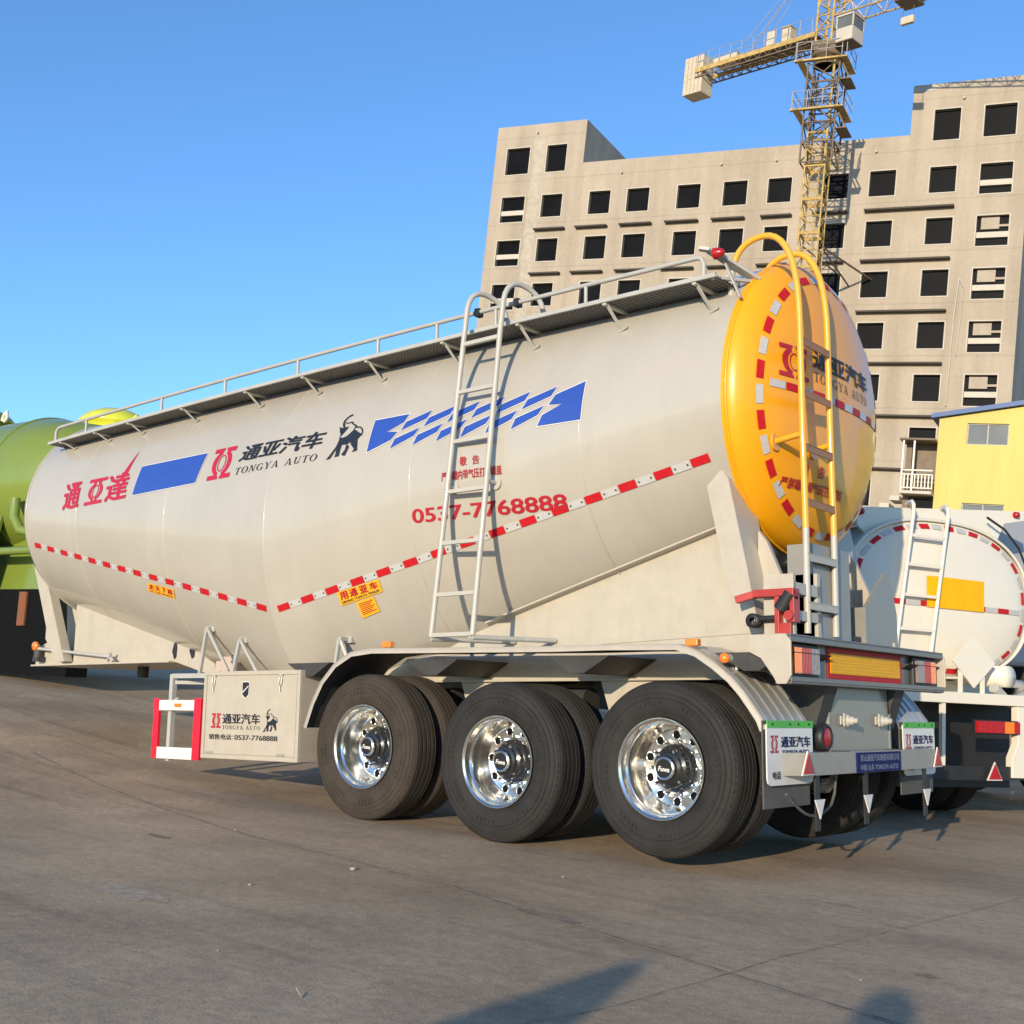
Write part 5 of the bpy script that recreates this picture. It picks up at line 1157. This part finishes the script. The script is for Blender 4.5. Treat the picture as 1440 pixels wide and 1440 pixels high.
# ------------------------------------------------------------------ the other tankers in the yard
def ell(y, hw, hh, zc, n=96, p=2.4):
    out = []
    for k in range(n):
        a = 2*math.pi*k/n; c, s = math.cos(a), math.sin(a)
        out.append((math.copysign(abs(c)**(2/p), c)*hw, y, zc+math.copysign(abs(s)**(2/p), s)*hh))
    return out
def build_white():
    root = thing('fuel_tanker', 'white oval fuel tanker with a blank yellow sign on its taped rear end', 'tanker truck', (-.121, 3.668, 0), math.atan2(.917, .3987))
    hw, hh, zc = 1.16, .72, 2.05
    b = MB(); rings = [ell(-.02, hw*1.015, hh*1.02, zc), ell(.05, hw*1.015, hh*1.02, zc), ell(.055, hw, hh, zc), ell(6.8, hw, hh, zc)]; loft(b, rings, ns=96)
    rr = []
    for i in range(9): e = i/8; rr.append(ell(-.10*math.sin(e*math.pi/2)+.0, hw*max(.002, math.cos(e*math.pi/2)), hh*max(.002, math.cos(e*math.pi/2)), zc))
    loft(b, rr, ns=96); b.add(ell(6.8, hw, hh, zc), [tuple(range(96))])
    sh = b.build('tank_shell', M['offwhite'], root)
    ry = lambda x, z: -.10*math.sqrt(max(0, 1-(abs(x/hw)**2.4+abs((z-zc)/hh)**2.4)**(2/2.4)))-.006
    b = MB(); b.tube([(v[0], -.03, v[2]) for v in ell(0, hw*1.01, hh*1.015, zc, 96)], .014, 6, closed=True); b.build('rim_bead', M['offwhite'], sh)
    b = MB(); N = 40; pts = [(v[0]*.925, v[2]) for v in ell(0, hw, hh*1.0, 0, 400)]; pts = [(x, z*.925/.925*.93) for x, z in pts]
    Ls = [0]
    for i in range(400): Ls.append(Ls[-1]+math.dist(pts[i], pts[(i+1) % 400]))
    def at(s):
        s %= Ls[-1]; i = max(j for j in range(401) if Ls[j] <= s+1e-9); i = min(i, 399); t = (s-Ls[i])/(Ls[i+1]-Ls[i]); a, c = pts[i], pts[(i+1) % 400]; return a[0]+(c[0]-a[0])*t, a[1]+(c[1]-a[1])*t
    N = 36
    for i in range(N):
        vs = []
        for j in range(4):
            x, z = at(Ls[-1]*(i+.12+.76*j/3)/N); r = math.hypot(x, z)
            for d in (-.024, .024): X_, Z_ = x*(1+d/r), z*(1+d/r); vs.append((X_, ry(X_, zc+Z_)-.004, zc+Z_))
        b.add(vs, [(2*j, 2*j+1, 2*j+3, 2*j+2) for j in range(3)], i % 2)
    b.build('reflective_tape_ring', [M['tape_red'], M['tape_white']], root, fix=False)
    def band(name, x0, x1, z, n, off):
        b = MB()
        for i in range(n):
            a, c = x0+(x1-x0)*(i+.02)/n, x0+(x1-x0)*(i+.98)/n; vs = []
            for x in (a, (a+c)/2, c):
                for dz in (-.024, .024): vs.append((x, ry(x, z+dz)-off, z+dz))
            b.add(vs, [(0, 1, 3, 2), (2, 3, 5, 4)], i % 2)
        b.build(name, [M['tape_red'], M['tape_white']], root, fix=False)
    band('reflective_tape', -1.02, 1.02, 1.985, 12, .004); band('reflective_tape', -.5, .6, 1.38, 8, .006)
    b = MB(); vs = []
    for i in range(7):
        for z in (1.955, 2.245): x = -.265+.745*i/6; vs.append((x, ry(x, z)-.010-.003*(i % 2), z))
    b.add(vs, [(2*i, 2*i+1, 2*i+3, 2*i+2) for i in range(6)]); b.build('yellow_sign', M['plate_yellow'], root, fix=False)
    lad = empty('ladder', root); lx = lambda x, z: x-.158*(2.87-z)
    for x in (-.47, -.035):
        b = MB(); b.tube([(lx(x, 1.42), -.15, 1.42), (lx(x, 2.2), -.15, 2.2), (lx(x, 2.80), -.15, 2.80), (x+.005, -.135, 2.88), (x+.03, -.09, 2.92), (x+.09, .0, 2.93), (x+.13, .08, 2.92)], .018, 10); b.build('rail', M['offwhite'], lad)
    for z in (2.595, 2.325, 2.045, 1.735, 1.5):
        b = MB(); b.box(lx(-.47, z), lx(-.035, z), -.165, -.135, z-.014, z+.014); b.build('rung', M['offwhite'], lad)
    b = MB(); c = (.13, 1.47); b.prism([(c[0]+.27, c[1]), (c[0], c[1]+.235), (c[0]-.27, c[1]), (c[0], c[1]-.235)], 'y', -.31, -.295); dm = b.build('diamond_sign', M['offwhite'], root)
    for x in (-.04, .24): b = MB(); b.box(x, x+.04, -.295, -.275, 1.18, 1.42); b.build('sign_post', M['offwhite'], dm)
    b = MB(); b.box(-1.15, 1.15, -.40, .3, 1.09, 1.19); b.box(-1.1, 1.1, .3, 6.8, 1.15, 1.30); b.build('frame_beam', M['offwhite'], root, .006)
    b = MB(); b.prism([(.57, 1.085), (.57, .75), (.50, .62), (.50, .44), (1.15, .44), (1.15, 1.085)], 'y', -.42, -.34); b.build('side_box', M['offwhite'], root, .006)
    t = empty('tail_light', root)
    for a, c, mm in ((.02, .16, 'lens_red'), (.165, .36, 'lens_red'), (.365, .48, 'lens_orange'), (.485, .555, 'lens_red')):
        b = MB(); b.box(a, c, -.46, -.42, .84, .945); b.build('lens', M[mm], t, .004)
    b = MB(); b.box(.0, .57, -.425, -.41, .83, .955); b.build('housing', M['black'], t)
    b = MB(); b.box(-.34, -.30, -.38, -.34, .45, 1.09); b.build('flap_post', M['offwhite'], root)
    b = MB(); b.prism([(.24+.11*math.cos(a), .475+.11*math.sin(a)) for a in (math.pi/2, math.pi*7/6, math.pi*11/6)], 'y', -.45, -.44); w = b.build('warning_triangle', M['white'], root)
    b = MB(); b.prism([(.24+.09*math.cos(a), .475+.09*math.sin(a)) for a in (math.pi/2, math.pi*7/6, math.pi*11/6)], 'y', -.458, -.45); b.build('reflector', M['lens_red'], w)
    b = MB(); b.box(-1.1, 1.1, -.40, -.36, .42, .54); b.box(-1.12, 1.12, .15, .2, .3, 1.1); b.build('underrun_bar', M['black'], root)
    b = MB(); b.box(-.45, .45, .2, 6.5, .75, 1.12); b.build('chassis', M['dark_steel'], root)
    for y in (.95, 2.3):
        for s in (-1, 1):
            for xx in (1.0, .68):
                w = empty('wheel', root, (s*xx, y, .50), math.pi/2 if s > 0 else -math.pi/2); w.scale = (.93, .93, .93); link('tyre', TY, w)
    b = MB(); b.prism([(-.95, 2.66), (-.97, 2.83), (1.22, 3.02), (1.24, 2.93), (.95, 2.87), (.80, 2.60), (-.80, 2.55)], 'y', .07, .10)
    b.prism([(-.97, 2.815), (-.97, 2.83), (1.22, 3.02), (1.22, 3.005)], 'y', .10, 5.5); b.build('top_walkway', M['offwhite'], root)
    for x in (-.93, 1.1):
        l = MB(); l.lathe([(-.05, .001), (-.045, .025), (-.01, .034), (.0, .034)], 12, 'y', (x, .07, 2.87+.09*x)); l.build('marker_lamp', M['lens_red'], root)
    b = MB(); b.lathe([(-.12, .001), (-.12, .10), (.5, .10)], 20, 'y', (.62, -.15, 1.36)); b.build('valve_cap', M['offwhite'], root)
    b = MB(); b.tube([(.45, -.25, 1.25), (.7, -.2, 1.12), (.9, -.25, 1.22), (1.1, -.2, 1.1)], .05, 10); b.tube([(.6, -.2, 1.3), (.85, -.2, 1.3), (.95, -.1, 1.05)], .045, 10); b.build('valve_pipe', M['galv'], root)
    b = MB(); b.tube([(.58, -.05, 2.88), (.80, -.07, 2.78), (1.0, -.06, 2.62), (1.13, -.05, 2.42)], .012, 6); b.build('drain_hose', M['black'], root)
build_white()
def build_grey():
    # only a corner shows past the white tanker
    root = thing('grey_tanker', 'light grey tanker with a red number sign, half hidden behind the white fuel tanker', 'tanker truck', (0.25, 6.25, 0), R(66))
    b = MB(); q = [(-1.2, 1.5), (1.3, 1.5), (1.3, 2.85), (-.45, 3.14), (-.78, 3.14), (-1.2, 2.7)]
    b.prism(q, 'y', -.0, 7.); b.build('tank_shell', M['greytank'], root, .05)
    s = MB(); s.box(-.16, .75, -.014, -.004, 2.62, 2.86); sg = s.build('number_sign', M['redpaint'], root)
    apply('number', place(norm(heavy('0508', .02)), rect(-.1, .69, 2.67, 2.81)), lambda x, z: Vector((x, -.017, z)), M['sign_pale'], sg, (0, 0))
    b = MB(); b.box(-.5, .5, 0, 6.8, .8, 1.5); b.build('chassis', M['dark_steel'], root)
    for y in (.9, 2.2, 5.6):
        for s_ in (-1, 1): w = empty('wheel', root, (s_*.98, y, .50), math.pi/2*s_); w.scale = (.93, .93, .93); link('tyre', TY, w)
M['sign_pale'] = mat('sign_pale_red', (.75, .35, .33), .5)
build_grey()
def build_bulk(name, label, paint, x0, x1, y, g, zc, r, cone, lids, details=0, ls=1.):
    root = thing(name, label, 'tanker trailer', (x1, y, g)); L = x1-x0; z = zc-g
    b = MB(); prof = [(-L-.25, .01), (-L-.2, r*.5), (-L, r*.86), (-L+cone, r), (-cone, r), (0, r*.80), (.16, r*.62), (.25, r*.3), (.27, .001)]
    b.lathe(prof, 96, 'x', (0, 0, z)); sh = smooth_angle(b.build('tank_shell', M[paint], root), 50)
    for xx in (-cone, -L+cone, -L/2): w = MB(); w.tube([(xx, (r+.004)*math.cos(a*math.pi/30), z+(r+.004)*math.sin(a*math.pi/30)) for a in range(60)], .012, 6, closed=True); w.build('weld_seam', M[paint], sh)
    for lx in lids:
        w = MB(); w.lathe([(-.1, .42*ls), (.12, .42*ls), (.13, .46*ls), (.18, .46*ls), (.18+.10*ls, .36*ls), (.18+.17*ls, .2*ls), (.18+.19*ls, .001)], 32, 'z', (lx, -.15, z+r-.02)); ld = w.build('manhole', M[paint], root)
        w = MB(); w.tube([(lx+.55, -.15, z+r+.10), (lx+.6, -.15, z+r+.20), (lx+.68, -.15, z+r+.24), (lx+.70, -.15, z+r+.14), (lx+.62, -.15, z+r+.08)], .03, 8); w.build('lifting_eye', M['offwhite'] if paint == 'olive' else M[paint], root); w = MB(); w.tube([(lx-.5, -.15, z+r+.05), (lx-.62, -.15, z+r+.16), (lx-.5, -.15, z+r+.2)], .03, 8); w.build('lifting_eye', M['offwhite'] if paint == 'olive' else M[paint], root)
    for s in (-1, 1):
        b = MB(); b.prism([(-L, z-r*.3), (-L*.55, z-r*.95), (-L*.45, z-r*.95), (-.1, z-r*.45), (-.05, 1.25), (-L, 1.25)], 'y', s*.60, s*.56); b.build('frame_plate', M[paint], root)
    b = MB(); b.box(-L, .3, -.6, .6, 1.05, 1.25); b.build('chassis', M['dark_steel'] if details else M[paint], root)
    for xx in (-7.6, -8.9, -10.2):
        for s in (-1, 1): w = empty('wheel', root, (xx, s*1.1, .54), 0 if s < 0 else math.pi); link('tyre', TY, w)
    if details:
        b = MB(); b.tube([(-.55, -1.05, z-r*.30), (-.50, -1.07, z-r*.55), (-.34, -1.05, z-r*.72), (-.05, -.95, z-r*.76)], .07, 12); b.build('discharge_pipe', M[paint], root)
        b = MB(); b.cyl((-2.5, -1.0, z-r*.98), (.1, -1.0, z-r*.98), .06, 12); b.build('air_pipe', M[paint], root)
        b = MB(); b.prism([(-3.4, 1.3), (-1.5, 1.3), (-1.1, z-r*.5), (-2.6, z-r*.7)], 'y', -.95, -.9); b.build('gusset', M[paint], root)
        b = MB(); b.box(-5.5, 1.2, -1.02, -.7, .05, 1.24); b.build('shade_panel', M['matt_black'], root)  # near-black panel stands in for the shade below the tank
        b = MB(); b.box(-.15, .05, -1.06, -1.03, .72, 1.2); b.build('tool_rack', M['rust_orange'], root)
M['rust_orange'] = mat('rust_primer', (.20, .07, .025), .7)
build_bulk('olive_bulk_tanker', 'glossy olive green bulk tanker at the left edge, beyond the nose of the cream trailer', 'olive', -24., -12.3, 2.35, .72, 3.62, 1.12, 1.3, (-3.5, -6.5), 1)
build_bulk('lime_bulk_tanker', 'lime yellow bulk tanker behind, only its manhole showing over the cream tank', 'lime', -26., -12.0, 4.75, .72, 3.95, 1.2, 1.2, (-3.75, -7), 0, 1.4)

# ------------------------------------------------------------------ a person and an added shadow board behind the camera, whose shadows reach the picture
def build_person(loc, rz):
    h = 1.66
    J = [(0, 0, .92), (0, 0, 1.15), (0, 0, 1.36), (0, 0, 1.47), (0, .02, 1.55), (.0, .03, 1.60), (.10, 0, .88), (.115, .02, .48), (.12, -.02, .09), (.12, .14, .04), (-.10, 0, .88), (-.115, .02, .48), (-.12, -.02, .09), (-.12, .14, .04),
         (.18, 0, 1.36), (.23, .05, 1.10), (.12, .26, 1.16), (.07, .32, 1.18), (-.18, 0, 1.36), (-.23, .05, 1.10), (-.12, .26, 1.16), (-.07, .32, 1.18)]
    E = [(0, 1), (1, 2), (2, 3), (3, 4), (4, 5), (0, 6), (6, 7), (7, 8), (8, 9), (0, 10), (10, 11), (11, 12), (12, 13), (2, 14), (14, 15), (15, 16), (16, 17), (2, 18), (18, 19), (19, 20), (20, 21)]
    Rd = [.14, .135, .13, .055, .085, .088, .09, .065, .045, .04, .09, .065, .045, .04, .07, .05, .04, .035, .07, .05, .04, .035]
    me = bpy.data.meshes.new('person'); me.from_pydata([tuple(j) for j in J], E, []); me.materials.append(M['cloth'])
    o = bpy.data.objects.new('person', me); COL.objects.link(o)
    o.modifiers.new('skin', 'SKIN'); sv = me.skin_vertices[0].data
    for i, r in enumerate(Rd): sv[i].radius = (r, r); sv[i].use_root = i == 0
    s = o.modifiers.new('sub', 'SUBSURF'); s.levels = 2; s.render_levels = 2
    o.location = loc; o.rotation_euler = (0, 0, rz)
    tag(o, 'person in dark clothes standing behind the camera, casting the head shadow at the bottom right', 'person')
    b = MB(); b.lathe([(-.02, .103), (.03, .106), (.08, .09), (.115, .05), (.125, .001)], 20, 'z', (0, .02, 1.585)); b.build('hair', M['black'], o)
build_person((4.44, -10.42, 0), R(16))
b = MB(); b.prism([(-.24, 0), (.15, 0), (.16, 1.74), (.12, 1.90), (.04, 1.89), (-.24, 1.62)], 'y', -.02, .02)  # added unseen board, shaped only to cast a foreground shadow
bd = tag(b.build('shadow_board', M['wood'], None), 'unseen slant-topped board added behind the camera to cast the blade-shaped shadow at the bottom', 'board')
bd.location = (3.70, -11.66, 0); bd.rotation_euler = (0, 0, math.atan2(.285, .934)-0.0)

# ------------------------------------------------------------------ litter on the paving
rng = random.Random(3)
spots = [(-1.02, -2.82, .018, 'small pale stone lying on the paving joint in the foreground'), (-.95, -3.6, .010, ''), (-2.6, -2.4, .009, ''), (-.2, -1.95, .009, ''), (2.0, -2.9, .006, ''), (.1, -4.6, .005, '')]
for i, (x, y, r, lb) in enumerate(spots):
    bm = bmesh.new(); bmesh.ops.create_icosphere(bm, subdivisions=2, radius=r)
    for v in bm.verts: v.co *= rng.uniform(.75, 1.2); v.co.z *= .6
    me = bpy.data.meshes.new('stone'); bm.to_mesh(me); bm.free(); me.materials.append(M['stone']); o = link('stone', me); o.location = (x, y, gz(x, y)+r*.4)
    tag(o, lb or 'tiny pale grit stone lying loose on the paving', 'stone', None if lb else 'grit stones on the paving')
b = MB(); b.tube([(.0, 0, .006), (.03, .02, .008), (.055, .06, .02), (.05, .085, .045)], .0035, 6); b.tube([(.03, .02, .008), (.06, .015, .02)], .0025, 5)
tw = tag(b.build('twig', M['stone'], None), 'short pale bent twig lying on the paving at the bottom', 'twig'); 
tw.location = (.82, -4.80, 0); tw.scale = (.4, .4, .6); tw.rotation_euler = (0, 0, 1.9)
